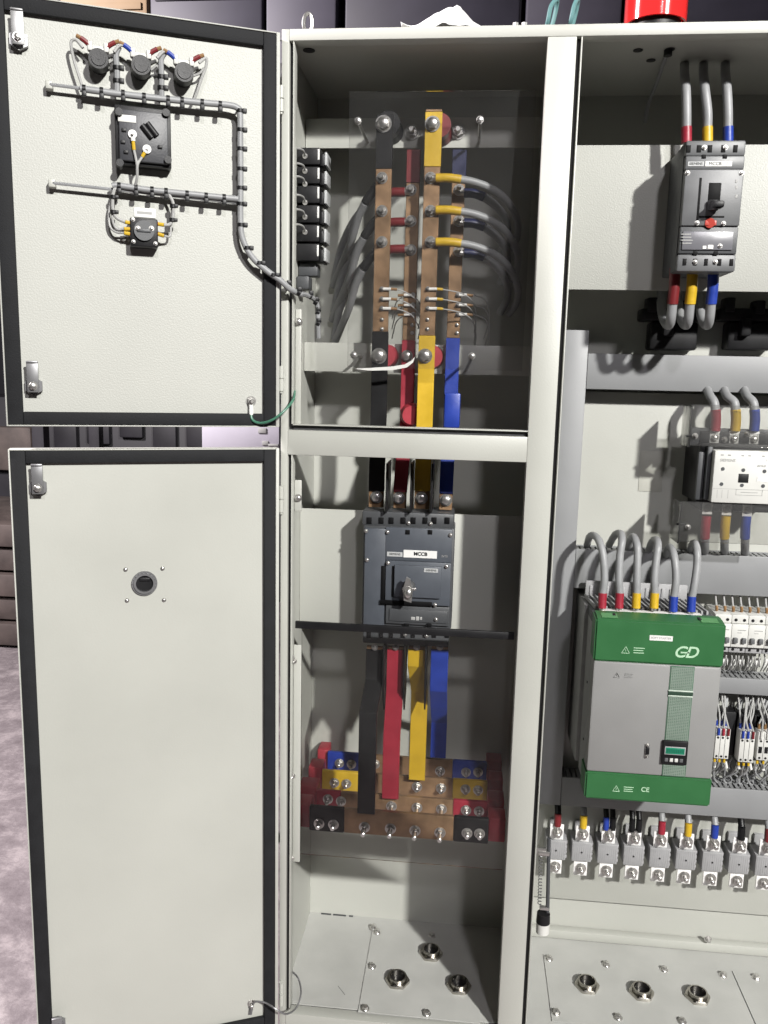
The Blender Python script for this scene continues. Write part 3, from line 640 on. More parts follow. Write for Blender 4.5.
# small sensing wires
g = 'thin sensing wires on the busbars'
nm = ('upper', 'middle', 'lower')
for k, y in enumerate((289, 299, 308.5)):
    for (x0, Y, M, lab, sg, ex) in ((382, .145, BROWN, 'black', 1, [(405, y+3, .15), (413, y+8, .165), (419, y+13+k*3, .19), (421, y+24, .23), (418, y+40, .28)]), (428, .145, YEL, 'yellow', 1, [(452, y+2, .15), (463, y+5, .165), (472, y+12, .19), (476, y+26, .24), (474, y+44, .30)]), (458, .190, BROWN, 'blue', 1, [(476, y+7, .20), (486, y+12, .22), (489, y+30, .26), (484, y+50, .3)]), (413, .190, BROWN, 'red', -1, [(402, y+8, .195), (396, y+14, .22), (392, y+30, .28)])):
        dy = 6 if lab in ('blue', 'red') else 0
        t = thing('sensing_wire', 'thin %s wire with a white lug on the %s busbar copper' % (nm[k], lab), 'wire', at(x0, y+dy, Y), g)
        bolt(t, at(x0, y+dy, Y), .0040, STUD, 'screw')
        s_ = sg; MB().tube(cpath([(x0+s_*1, y+dy, Y-.003), (x0+s_*9, y+dy, Y-.003)]), .0032, 8, 0).build('lug', WIREW, t)
        MB().tube(cpath([(x0+s_*9, y+dy, Y-.003), (x0+s_*15, y+dy+.5, Y-.002)]), .0030, 8, 0).build('ferrule', M, t)
        MB().tube(cpath([(x0+s_*15, y+dy+.5, Y-.002)]+ex), .0013, 6, 5).build('conductor', WIREG, t)
for x, Y in ((382, .145), (427.5, .145)):
    for y in (319.5, 329): bolt(cab, at(x, y, Y), .0030, name='rivet')
for x in (412, 457):
    for y in (325, 333): bolt(cab, at(x, y, .19), .0030, name='rivet')
# clear covers on standoffs
t = thing('clear_cover', 'clear acrylic cover on four standoffs over the upper busbars', 'cover', at(415, 372, .085))
mb = MB(); p0, p1 = at(350, 93, .075), at(522, 371, .095); mb.poly([(p0.x, .068, p0.z), (p1.x, .068, p0.z), (p1.x, .098, p1.z), (p0.x, .098, p1.z)], (0, .003, .0001)); mb.build('sheet', CLEAR, t)
for x, y in ((358, 121), (480, 120), (354, 355), (472, 356)):
    ys_ = .068 if y < 200 else .096; q = at(x, y, ys_); bolt(t, q, .0055, name='cap_nut'); MB().cyl((q.x, ys_+.004, q.z), (q.x, .2198, q.z), .0032, n=10).build('standoff', STEEL, t)
# painted glint: white sliver shaped like the glare on the sheet
mb = MB(); mb.poly(cpath([(354, 368.6, .093), (368, 370.6, .093), (392, 370.2, .093), (407, 367.5, .093), (413, 362.5, .093), (415, 357, .093), (411.5, 360.5, .093), (405, 364.4, .093), (391, 366.6, .093), (368, 368.0, .093)]), (0, -.0018, 0)); mb.build('glint_streak', WHITEP, t)
p0, p1 = at(299, 636, .03), at(519, 866, .03)
t = thing('clear_cover', 'smoky clear cover with a black top edge over the lower busbars', 'cover', at(415, 866, .03))
mb = MB(); mb.box(.040, .488, .030, .033, at(400, 862, .03).z, at(400, 634, .03).z, .0004); mb.build('sheet', SMOKE, t)
mb = MB(); mb.box(.026, .488, .0275, .035, at(400, 633.6, .03).z, at(400, 626.5, .03).z, .001); mb.build('edge_trim', BLACKP, t)
for x, y in ((294, 661), (292.5, 776), (291.5, 858)):
    q = at(x, y, .0215); bolt(t, q, .0048, STUD, 'wing_nut'); mb = MB(); mb.box(q.x-.0018, q.x+.0018, .012, .018, q.z-.003, q.z+.015, .0008); mb.build_each('wing', STEEL, t)

# ================================================================== left bay: 4 pole breaker
c = at(408, 645, .19); t = thing('circuit_breaker', 'large slate grey four pole circuit breaker with a rotary knob', 'circuit breaker', (c.x, .19, c.z))
YF = .09
mb = MB(); mb.pbox(362.5, 453, 527, 627, YF+.006, .1895, .003); mb.build('base', DARKP, t)
mb = MB(); mb.pbox(362, 454, 512.5, 527.5, YF+.012, .1895, .004); mb.build('terminal_cover', DARKP, t)
mb = MB(); mb.pbox(362.5, 449, 627, 645.5, YF+.014, .1895, .004); mb.build('terminal_cover', DARKP, t)
mb = MB(); mb.pbox(364, 385, 528.5, 625.5, YF+.001, YF+.02, .002); mb.pbox(385.3, 452, 528.5, 561.5, YF, YF+.02, .002); mb.pbox(385.3, 450.5, 562, 605, YF-.004, YF+.02, .002); mb.build('front', BLUEG, t)
mb = MB(); mb.pbox(394, 441, 566, 598, YF-.011, YF-.003, .002); mb.build('operator_plate', BLUEG, t)
mb = MB(); mb.pbox(385.5, 449.5, 606, 625, YF-.001, YF+.02, .002); mb.pbox(389, 447.5, 610, 622.5, YF-.004, YF, .002); mb.build('lower_panel', DARKP, t)
mb = MB()
for x in (369, 381, 391, 403, 413, 425, 434, 447):
    mb.pbox(x-2.6, x+2.6, 517.5, 524, YF+.0105, YF+.014, .0006); mb.pbox(x-2.4, x+2.0, 632, 638, YF+.0125, YF+.016, .0006)
for x in (407.5, 430): mb.pbox(x-2.3, x+2.3, 530, 534.5, YF-.0012, YF+.002, .0004); mb.pbox(x-3.5, x+1.5, 624, 628, YF-.005, YF+.002, .0004)
mb.pbox(381, 385, 566, 603, YF-.0012, YF+.004, .0004); mb.pbox(391.5, 393.8, 566, 597, YF-.0048, YF-.003, .0003); mb.pbox(380, 432, 601, 605.5, YF-.0055, YF-.003, .0006)
mb.build_each('recess', RECESS, t)
for x, y, Y in ((366, 531, YF), (387.5, 532, YF-.001), (450.5, 535, YF-.001), (367, 560, YF), (388, 563, YF-.005), (446.5, 566.5, YF-.005), (435, 605, YF-.005), (436, 619.5, YF-.005), (408.5, 523, YF+.011), (430.5, 523.5, YF+.011), (405, 634.5, YF+.013), (426.5, 636, YF+.013)): bolt(t, at(x, y, Y), .0034, name='screw')
# rotary knob: pointed bright lever on a shaft
q = at(409, 586, YF-.011); mb = MB(); mb.cyl(q, q+Vector((0, -.008, 0)), .014, n=24); mb.build('knob_base', DARKP, t)
mb = MB(); mb.cyl(q+Vector((0, -.008, 0)), q+Vector((0, -.034, 0)), .0088, .0078, n=16)
mb.poly([q+Vector(v) for v in ((-.004, -.022, .026), (.004, -.022, .022), (.010, -.022, -.006), (.008, -.022, -.028), (-.008, -.022, -.024), (-.011, -.022, 0))], (0, -.010, 0))
mb.box(q.x-.013, q.x+.017, q.y-.028, q.y-.023, q.z-.002, q.z+.003, .001); mb.ball(q+Vector((.001, -.034, -.008)), .009, (1, .7, 1.3), 12)
mb.build('rotary_knob', STEEL, t)
mb = MB(); mb.pbox(403.5, 437, 550.5, 558, YF-.0010, YF-.0002, 0); o = mb.build('white_label', LABEL, t)
q = at(420.5, 554.2, YF-.0014); text('MCCB', .0105, q, o, INK, bold=.0004)
mb = MB(); mb.pbox(387, 402.5, 552, 556.5, YF-.0010, YF-.0002, 0); o = mb.build('brand_label', LABELG, t); text('SIEMENS', .0066, at(394.7, 554.2, YF-.0014), o, INK)
mb = MB(); mb.pbox(424, 438, 568.5, 572.5, YF-.0120, YF-.0112, 0); o = mb.build('brand_label', LABELG, t); text('SIEMENS', .006, at(431, 570.5, YF-.0123), o, INK)
text('3VT5', .0062, at(444.5, 556.5, YF-.0005), t, GINK)
# trip mark on lower panel and knob scale
mb = MB(); mb.pbox(411, 415, 617, 620, YF-.0046, YF-.0038, .0002); mb.pbox(416, 419, 616.5, 620.5, YF-.0046, YF-.0038, .0002); mb.pbox(420, 422, 617, 620, YF-.0046, YF-.0038, .0002); mb.build('marking', GINK, t)
# phase barriers
mb = MB()
for x in (388, 412, 432.5): q = at(x, 485, .12); mb.box(q.x-.0018, q.x+.0018, .085, .17, at(x, 512, .1).z, at(x, 463, .1).z, .0005)
for x in (384.5, 405, 426): q = at(x, 660, .12); mb.poly([(q.x-.0018, .10, at(x, 646, .1).z), (q.x-.0018, .17, at(x, 646, .1).z), (q.x-.0018, .17, at(x, 700, .1).z), (q.x-.0018, .135, at(x, 716, .1).z), (q.x-.0018, .10, at(x, 690, .1).z)], (.0036, 0, 0))
mb.build_each('phase_barrier', BLACKP, t)

# ================================================================== left bay: lower busbars
g = 'upright busbars below the four pole breaker'
YL = .125
def lbar(lab, M, xs, ye, Ye, xe, bends, cx):
    t = thing('busbar', lab, 'busbar', at(xe, ye, Ye), g)
    X0 = at(cx, 645, YL).x; X1 = at(xe, ye, Ye).x
    pts = [Vector((X0, YL, at(cx, 646, YL).z)), Vector((X0, YL, at(cx, 649, YL).z))]
    MB().strip(pts, .036, .008).build('copper', COPPER, t)
    z = lambda y, Y: at(cx, y, Y).z
    p2 = [Vector((X0, YL, z(649.3, YL))), Vector((X0, YL, z(bends[0], YL))), Vector((X1, Ye-.007, z(bends[1], Ye))), Vector((X1, Ye-.007, z(ye, Ye)))]
    MB().strip(p2, .0385, .0095).build('sleeve', M, t)
    bolt(t, (X0, YL-.005, z(646.5, YL)), .0055)
lbar('black sleeved busbar bent forward below the four pole breaker', BLK, 0, 812, .045, 366.5, (680, 712), 375)
lbar('red sleeved busbar running straight down from the four pole breaker', RED, 0, 797, .13, 390.5, (690, 735), 396)
lbar('yellow sleeved busbar running down from the four pole breaker', YEL, 0, 778, .20, 417, (665, 690), 417)
lbar('blue sleeved busbar at the right below the four pole breaker', BLU, 0, 756, .28, 438, (690, 720), 440)
g = 'stepped horizontal busbars'
def hbar(lab, M, Y, ztop, zbot, sl, sr, bolts, sb, dim):
    z1, z0 = at(400, ztop, Y).z, at(400, zbot, Y).z
    z0 = min(z0, z1-.05)
    x0, x1, x2, x3 = .056, sl, sr, .455
    t = thing('horizontal_busbar', lab, 'busbar', ((x0+x3)/2, Y, z0), g)
    MB().box(x1, x2, Y, Y+.010, z0, z1, .0012).build('copper', COPPER, t)
    MB().box(x0, x1-.0003, Y-.001, Y+.011, z0-.001, z1+.001, .003).build('sleeve', M, t); MB().box(x2+.0003, x3, Y-.001, Y+.011, z0-.001, z1+.001, .003).build('sleeve', M, t)
    for x, y in bolts: bolt(t, at(x, y, Y), .0092, STUDL if dim else STUD)
    for x, y in sb: bolt(t, at(x, y, Y-.001), .0088, STUD)
hbar('front horizontal busbar with black sleeved ends, lowest of the stair', BLK, .05, 813, 837, .135, .378, ((364.5, 827), (390.5, 828.5), (415, 830.5), (440, 832.5)), ((319, 823.5), (333.5, 824.5), (467, 833), (479.5, 833.5)), True)
hbar('horizontal busbar with red sleeved ends, second from the front of the stair', RED, .13, 796.5, 815, .115, .375, ((391.5, 806), (417, 807.5), (441.5, 809)), ((328, 799), (341, 801), (466, 810), (479, 811)), True)
hbar('horizontal busbar with yellow sleeved ends, third from the front of the stair', YEL, .21, 776, 797, .146, .372, ((417, 786.5), (441, 788)), ((334.5, 782.5), (346.5, 783.5), (465.5, 789), (478, 790)), False)
hbar('rear horizontal busbar with blue sleeved ends, top of the stair', BLU, .29, 757, 777, .143, .37, ((375, 764), (440, 771)), ((339.5, 763), (351.5, 764), (466, 772), (478, 772)), False)
g = 'stepped red busbar supports'
for side, lab in ((0, 'stepped red resin support at the left ends of the horizontal busbars'), (1, 'stepped red resin support at the right ends of the horizontal busbars')):
    xa, xb = ((.020, .056), (.454, .492))[side]
    t = thing('busbar_support', lab, 'support', ((xa+xb)/2, .2, .5), g)
    mb = MB()
    for Y, yt, yb in ((.062, 805, 828), (.142, 787, 808), (.222, 767, 789), (.302, 749, 770)):
        mb.box(xa+(0 if side else (Y-.222)*.1), xb, Y, Y+.05, at(310, yb, Y).z, at(310, yt, Y).z, .003)
    mb.box(xa+.008, xb-.008, .075, .355, at(310, 828, .062).z+.01, at(310, 800, .142).z-.012, .003)
    mb.build('step', REDINS, t)

# cable gland lock nuts
g = 'cable gland lock nuts'
def gland(x, y):
    p = atz(x, y, CZ+.006); t = thing('cable_gland', '', 'cable gland', (p.x, p.y, CZ+.0024), g)
    z = CZ+.0024
    mb = MB(); n = 6; tb = bmesh.new(); L = []
    for k in range(36):
        a = 2*math.pi*k/36; ph = (a % (math.pi/3))-math.pi/6; ro = .0265/math.cos(ph)
        ro = min(ro, .0296); L.append([tb.verts.new((p.x+r_*math.cos(a), p.y+r_*math.sin(a), zz)) for r_, zz in ((ro, z), (ro, z+.0065), (ro-.0018, z+.0082), (.0215, z+.0082), (.0215, z))])
    for k in range(36):
        A, B = L[k], L[(k+1) % 36]
        for j in range(5): tb.faces.new((A[j], B[j], B[(j+1) % 5], A[(j+1) % 5]))
    bmesh.ops.recalc_face_normals(tb, faces=tb.faces[:]); mb._merge(tb); mb.build('lock_nut', NICKEL, t)
    mb = MB(); mb.ring((p.x, p.y, z), (0, 0, 1), .0215, .0182, .0165, 36)
    for k in range(3): mb.ring((p.x, p.y, z+.0095+k*.0022), (0, 0, 1), .0221, .0212, .0011, 36)
    mb.build('thread', NICKEL, t); MB().cyl((p.x, p.y, z+.0005), (p.x, p.y, z+.003), .0182, n=28).build('bore', BLACKP, t); return t
gl = gland(397.5, 980); gl['label'] = 'hex gland nut in the left bay floor, nearest the left edge of its plate'
for (x, y, lab) in ((431, 953, 'hex gland nut in the left bay floor, rearmost of its three'), (459, 985.5, 'hex gland nut in the left bay floor beside the middle post'), (587, 985, 'hex gland nut in the right bay floor, leftmost of the row'), (641.5, 992, 'hex gland nut in the right bay floor, middle of the row'), (697.5, 996, 'hex gland nut in the right bay floor, right end of the row')):
    p = atz(x, y, CZ+.006); place(gl, (p.x, p.y, CZ+.0024), lab)

# ================================================================== right bay: 3 pole breaker
YF = .045
c = at(705, 272, YF); t = thing('circuit_breaker', 'dark grey three pole circuit breaker with a toggle handle in the right bay', 'circuit breaker', (c.x, .17, c.z))
x0, x1 = at(683, 205, YF).x-.002, at(741, 205, YF).x+.001
zt = lambda y, Y=YF: at(710, y, Y).z
mb = MB(); mb.box(x0-.001, x1+.001, YF+.012, .1695, zt(271), zt(142), .003); mb.build('base', DARKP, t)
mb = MB(); mb.box(x0, x1, YF+.004, YF+.05, zt(155.5), zt(139.5), .004); mb.build('terminal_cover', MIDP, t)
mb = MB(); mb.box(x0, x1, YF+.004, YF+.05, zt(271.5), zt(254), .004); mb.build('terminal_cover', MIDP, t)
mb = MB(); mb.box(x0+.001, x1-.001, YF+.001, YF+.04, zt(169), zt(155.8), .002); mb.box(x0+.001, x1-.001, YF-.002, YF+.04, zt(226), zt(169.4), .0025); mb.build('front', MIDP, t)
mb = MB(); mb.box(x0+.001, x1-.001, YF+.002, YF+.04, zt(253.6), zt(226.5), .002); mb.build('lower_panel', DARKP, t)
mb = MB(); mb.box(x0+.006, x1-.010, YF-.0012, YF+.002, zt(250), zt(231.5), .001); mb.build('trip_window', mat('trip_grey', (.15, .15, .165), .3), t)
mb = MB()
pbx = lambda xa, xb, ya, yb, ya0, yb0, bv=.0006: mb.box(at(xa, (ya+yb)/2, YF).x, at(xb, (ya+yb)/2, YF).x, ya0, yb0, zt(yb), zt(ya), bv)
pbx(708, 720.5, 183, 201, YF-.0025, YF+.002); pbx(697.5, 700, 178, 221, YF-.0026, YF+.002); pbx(698, 724, 216, 218, YF-.0026, YF+.002)
for x in (689, 699.5, 710.5, 724, 736): pbx(x-2.3, x+2.3, 144.5, 152, YF+.0032, YF+.006); pbx(x-6, x-2, 258.5, 265.5, YF+.0032, YF+.006)
for x in (704, 725): pbx(x-2.2, x+2.2, 154.5, 158.5, YF-.0002, YF+.006)
for x in (695.5, 716): pbx(x-2.2, x+2.2, 251, 255, YF+.0012, YF+.006)
mb.build_each('recess', RECESS, t)
q = at(712, 205, YF); mb = MB(); mb.box(q.x-.010, q.x+.010, YF-.012, YF-.002, q.z-.012, q.z+.008, .003); mb.poly([q+Vector(v) for v in ((-.007, -.012, .006), (.007, -.012, .006), (.012, -.032, -.002), (.012, -.034, -.010), (-.004, -.030, -.014), (-.010, -.012, -.012))], (0, .004, 0)); mb.box(q.x-.006, q.x+.014, YF-.034, YF-.01, q.z-.010, q.z+.002, .003); mb.build('toggle', BLACKP, t)
mb = MB(); mb.cyl(at(710, 223, YF-.0022), at(710, 223, YF-.0045), .009, n=18); q = at(710, 223, YF); mb.box(q.x-.010, q.x+.011, YF-.004, YF-.0022, q.z-.005, q.z+.004, .002); mb.build('trip_button', mat('trip_red', (.42, .05, .035), .45), t)
for x, y, Y in ((687.5, 173, YF-.002), (741.5, 173, YF-.002), (697, 223, YF-.002), (723.5, 223.5, YF-.002), (704.5, 147.5, YF+.003), (725.5, 147.5, YF+.003), (695, 262, YF+.003), (715.5, 262, YF+.003), (720, 246, YF-.001)): bolt(t, at(x, y, Y), .0033, name='screw')
mb = MB(); pbx(702.5, 706, 246, 249, YF-.002, YF-.0012, 0); pbx(707.5, 713, 245, 249, YF-.002, YF-.0012, 0); mb.build('dial', STEEL, t)
mb = MB(); pbx(688, 704, 161.5, 166, YF+.0002, YF+.0012, 0); o = mb.build('brand_label', LABELG, t); text('SIEMENS', .0066, at(696, 163.7, YF-.0002), o, INK)
mb = MB(); pbx(705.5, 732, 161, 166.2, YF+.0002, YF+.0012, 0); o = mb.build('white_label', LABEL, t); text('MCCB - 1', .0085, at(718.5, 163.6, YF-.0002), o, INK)
mb = MB()
for y in (234, 237, 240, 243): pbx(681+random.random(), 690+random.random()*3, y, y+1, YF-.0018, YF-.0012, 0)
for y in (180, 186, 195): pbx(735, 737, y, y+3, YF-.0028, YF-.0018, 0)
mb.build('marking', GINK, t)

g = 'supply cables above the three pole breaker'
for x, xt, M, lab, ysl in ((686.5, 686, RED, 'red', 126), (707.5, 705, YEL, 'yellow', 127.5), (728, 727, BLU, 'dark blue', 127.5)):
    top = at(xt, 60, .16); 
    cable('grey supply cable with %s sleeve entering the three pole breaker from above' % lab, M, cpath([(x, 143, .10), (x, 127, .10)]), [at(x, 127, .10), at(x, 112, .10), at(xt, 90, .105), at(xt-1.5, 75, .125), Vector((top.x, .17, 2.172))], .0088, g)
g = 'load cables below the three pole breaker'
for x, M, lab in ((674, DRED, 'dark red'), (691.5, YEL, 'yellow'), (712.5, BLU, 'blue')):
    cable('grey load cable with %s sleeve looping under the three pole breaker' % lab, M, cpath([(x+1, 268, .10), (x+.5, 285, .10), (x-1.5, 304, .105)]), cpath([(x-1.5, 303, .105), (x-3, 318, .115), (x-5, 325, .14), (x-9, 322, .18), (x-12, 312, .23), (x-13, 300, .30), (x-13, 288, .35)]), .0095, g)
# loose control wire in the roof
t = thing('control_cable', 'thin grey cable dropping from the roof knockout in the right bay', 'cable', at(668, 52, .1))
a = atz(668, 52, 2.17); MB().tube([a, at(664, 62, .14), at(657, 82, .22), at(648, 105, .31), at(645, 122, .352)], .0042, 8).build('sheath', GREY, t)
MB().cyl((a.x, a.y, 2.173), (a.x, a.y, 2.163), .008, n=14).build('grommet', BLACKP, t)
# black bus clamps in the shaded recess
g = 'black clamps in the recess'
for x, lab in ((672, 'black cable clamp in the shaded recess under the three pole breaker'), (750, 'black cable clamp in the shaded recess at the right edge')):
    q = at(x, 345, .3); t = thing('cable_clamp', lab, 'clamp', (q.x, .33, q.z), g)
    mb = MB(); mb.pbox(x-22, x+26, 322, 350, .31, .3595, .006); mb.pbox(x-30, x+32, 308, 321, .30, .3595, .006); mb.build('base', BLACKP, t)
    mb = MB(); mb.pbox(x-24, x-14, 297, 312, .295, .34, .004); mb.pbox(x+6, x+16, 300, 314, .295, .34, .004); mb.pbox(x-8, x+2, 318, 336, .29, .32, .004); mb.build_each('jaw', BLACKP, t)

# ================================================================== right bay: ducts
g = 'grey slotted cable ducts'
def duct(lab, x0, x1, z0, z1, yf, yb, teeth):
    t = thing('cable_duct', lab, 'cable duct', ((x0+x1)/2, yb, z0), g)
    MB().box(x0, x1, yf, yf+.006, z0, z1, .0018).build('lid', DUCT, t)
    mb = MB(); mb.box(x0+.001, x1-.001, yb-.004, yb-.0005, z0+.001, z1-.001)
    if teeth == 'h':
        n = int((x1-x0)/.0125)
        for k in range(n):
            xa = x0+.002+k*.0125
            mb.box(xa, xa+.0075, yf+.006, yb-.004, z1-.004, z1-.0022); mb.box(xa, xa+.0075, yf+.006, yb-.004, z0+.0022, z0+.004)
    else:
        n = int((z1-z0)/.0125)
        for k in range(n):
            za = z0+.002+k*.0125
            mb.box(x0+.0022, x0+.004, yf+.006, yb-.004, za, za+.0075); mb.box(x1-.004, x1-.0022, yf+.006, yb-.004, za, za+.0075)
    mb.build('channel', DUCT, t); return t
YD = .285
zz = lambda x, y, Y=YD: at(x, y, Y).z
duct('upright grey cable duct along the left of the right bay', .586, .6375, zz(650, 812, YD), zz(580, 330), YD, .3445, 'v')
duct('horizontal grey cable duct above the white contactor', .638, 1.55, zz(650, 390.5), zz(650, 354.5), YD, .3445, 'h')
duct('horizontal grey cable duct behind the green soft starter cables', .638, 1.55, zz(660, 592), zz(660, 552.5), YD, .3445, 'h')
duct('narrow grey cable duct under the row of white miniature breakers', .9555, 1.55, zz(740, 694.5), zz(740, 678.5), YD, .3445, 'h')
duct('wide grey cable duct along the bottom of the mounting plate', .638, 1.55, zz(650, 812, YD), zz(713, 787.5, YD), YD, .3445, 'h')

# ================================================================== right bay: contactor
YF = .185
c = at(740, 503, YF); t = thing('contactor', 'white faced power contactor under clear shrouds at the right edge', 'contactor', (c.x, .26, c.z))
mb = MB(); mb.pbox(698, 782, 444, 504, YF+.035, .3445, .003); mb.pbox(700, 782, 432, 447, YF+.05, .3445, .003); mb.pbox(700, 780, 504, 512, YF+.05, .3445, .003); mb.build('base', BLACKP, t)
mb = MB(); mb.pbox(697, 705, 452, 500, YF+.03, YF+.04, .002); mb.pbox(706, 711, 446, 500, YF+.018, YF+.04, .002); mb.build_each('side_rib', DARKP, t)
mb = MB(); x0, x1, z0, z1 = at(713, 477, YF).x, at(713, 477, YF).x+.125, zz(740, 503.5, YF), zz(740, 451, YF)
mb.box(x0, x1, YF, YF+.036, z0, z1, .003); fc = mb.build('face', WHITEP, t)
W_, H_ = x1-x0, z1-z0
fx = lambda u, v, d=.0006: Vector((x0+u*W_, YF-d, z1-v*H_))
mb = MB(); a, b_ = fx(.42, .43), fx(.59, .60); mb.box(a.x, b_.x, YF-.0006, YF+.002, b_.z, a.z, .0004); mb.build('window', BLACKP, t)
mb = MB()
for u, v in ((.15, .35), (.49, .36), (.84, .37), (.15, .64), (.49, .65), (.84, .65)): q = fx(u, v); mb.cyl((q.x, YF+.001, q.z), (q.x, YF-.0006, q.z), .004, n=14)
mb.build_each('screw_hole', DARKP, t)
mb = MB()
a, b_ = fx(.40, .725), fx(.84, .84); 
for xa, xb, za, zb in ((a.x, b_.x, a.z-.0008, a.z), (a.x, b_.x, b_.z, b_.z+.0008), (a.x, a.x+.0008, b_.z, a.z), (b_.x-.0008, b_.x, b_.z, a.z), (a.x+.01, b_.x-.01, (a.z+b_.z)/2-.0006, (a.z+b_.z)/2+.0006)): mb.box(xa, xb, YF-.0005, YF+.001, zb if zb < za else za, za if za > zb else zb)
q0, q1 = fx(.02, .725), fx(.4, .73); mb.box(q0.x, q1.x, YF-.0003, YF+.001, q1.z, q1.z+.0006)
q0, q1 = fx(.84, .725), fx(.98, .73); mb.box(q0.x, q1.x, YF-.0003, YF+.001, q1.z, q1.z+.0006)
for u in (.09, .17, .27): q = fx(u, .83); mb.box(q.x, q.x+.0006, YF-.0003, YF+.001, q.z-.009, q.z+.009)
for u in (.12, .24, .46, .57, .8, .92): q = fx(u, .085); mb.box(q.x-.003, q.x+.003, YF-.0003, YF+.001, q.z-.0015, q.z+.0015)
mb.build('marking', GINK, t)
text('SIEMENS', .0085, fx(.22, .185, .0004), t, GINK); text('sirius', .0085, fx(.78, .265, .0004), t, GINK, shear=.3); text('1', .006, fx(.86, .16, .0004), t, GINK)
mb = MB(); a, b_ = fx(.73, .48), fx(.91, .57); mb.box(a.x, b_.x, YF-.0006, YF+.001, b_.z, a.z); mb.build('white_label', LABEL, t)
mb = MB(); mb.pbox(690, 780, 405.5, 447, YF+.016, YF+.019, .0004); mb.pbox(690, 691.5, 405.5, 447, YF+.019, YF+.09, 0); mb.build('shroud', CLEARC, t)
mb = MB(); mb.pbox(679, 780, 503, 543.5, YF+.006, YF+.009, .0004); mb.pbox(679, 680.5, 503, 543.5, YF+.009, YF+.08, 0); mb.build('shroud', CLEARC, t)
mb = MB(); mb.pbox(691, 780, 429, 446, YF+.055, YF+.075, .001); mb.build('terminal_shelf', DARKP, t)
for x, y, Y in ((695, 436, YF+.015), (724.5, 439.5, YF+.05), (747, 434, YF+.05), (688, 527, YF+.005)): bolt(t, at(x, y, Y), .0048, STUD, 'screw')
for x, y in ((714.5, 438), (734, 439), (754, 439.5)):
    mb = MB(); mb.pbox(x-5.5, x+5.5, y-8, y+8, YF+.05, YF+.054, .002); mb.build('terminal_pad', TIN, t); bolt(t, at(x, y, YF+.05), .0062, BOLT, 'terminal_screw')
for x, y in ((707.5, 508), (727, 509), (747.5, 510)):
    mb = MB(); mb.pbox(x-5, x+5, y-5.5, y+6.5, YF+.045, YF+.048, .002); mb.build('terminal_pad', TIN, t); bolt(t, at(x, y, YF+.045), .0062, BOLT, 'terminal_screw')
for y0, y1, xs_, Y in ((436, 440, (690, 655), YF+.02), (524, 522, (678, 670), YF+.02)):
    mb = MB(); q = at(690 if y0 < 500 else 680, y0, Y); mb.cyl(q+Vector((.012, 0, 0)), q+Vector((-.008, 0, 0)), .0028, n=10); mb.build('shroud_pin', BLACKP, t)
g = 'cables into the top of the contactor'
for x, M, lab, xt in ((716, RED, 'red', 710), (736, YEL, 'yellow', 727), (755, BLU, 'blue', 747)):
    cable('grey cable with %s sleeve bolted to the top of the contactor' % lab, M, cpath([(x-1, 431, YF+.05), (x, 420, YF+.05), (x-.5, 409.5, YF+.05)]), cpath([(x-.5, 410, YF+.05), (x-2, 402, YF+.053), (xt, 396, YF+.07), (xt-3, 389, YF+.11), (xt-4, 384, YF+.14)]), .0095, g)
g = 'cables out of the bottom of the contactor'
for x, M, lab in ((706, RED, 'red', ), (725.5, YEL, 'yellow'), (746, BLU, 'blue')):
    cable('grey cable with %s sleeve hanging from the bottom of the contactor' % lab, M, cpath([(x+.5, 516, YF+.05), (x-.5, 527, YF+.05), (x-1, 538, YF+.055)]), cpath([(x-1, 538, YF+.055), (x-1, 546, YF+.075), (x-1, 553, YF+.115)]), .0092, g)
tag(MB().pbox(639, 662, 450, 491, .3442, .3449, .0002).build('adhesive_patch', mat('faded_patch', (.50, .50, .45), .6), None, at(650, 470, .3442)), 'faded square sticker patch on the plate left of the contactor', 'sticker') if False else None
mb = MB(); mb.pbox(639.5, 663, 451, 491.5, .3435, .3448, .0003); tag(mb.build('sticker', mat('faded_patch', (.47, .47, .42), .55, var=.05), None, at(650, 470, .3442)), 'faded square sticker on the plate left of the contactor', 'sticker')

# ================================================================== right bay: soft starter
YF, YBk = .066, .3445
x0, x1 = .659, .921
Z = lambda y: at(655, y, YF).z
c = Vector(((x0+x1)/2, YBk, Z(797)))
t = thing('soft_starter', 'large green and grey motor soft starter with a small display', 'motor starter', c)
zt1, zg, zb1, zb0 = Z(621), Z(664), Z(776), Z(803)
mb = MB(); mb.box(x0+.003, x1-.003, YF+.03, .20, zb0+.004, zt1-.012, .003); mb.box(x0-.006, x1-.003, .1995, YBk, zb0+.02, zt1-.008, .004); mb.box(x0+.001, x1-.001, YF+.012, YF+.045, zb1, zg, .004); mb.build('body', BODYD, t)
mb = MB(); mb.box(x0, x1, YF, YF+.030, zb1+.0004, zg-.0004, .005); mb.build('front_panel', BODYG, t)
def prof(pts, M, nm):        # side profile (Y,Z) across the width
    mb = MB(); mb.poly([(x0-.001, y, z) for y, z in pts], (x1-x0+.002, 0, 0)); bmesh.ops.bevel(mb.bm, geom=mb.bm.edges[:], offset=.0035, segments=2, affect='EDGES'); return mb.build(nm, M, t)
prof([(YF-.001, zg), (YF-.001, zt1-.002), (YF+.030, zt1+.004), (YF+.05, zt1+.004), (YF+.05, zg)], GREEN, 'top_cover')
prof([(YF-.001, zb1), (YF+.07, zb1), (YF+.07, zb0), (YF-.001, zb0)], GREEN, 'bottom_cover')
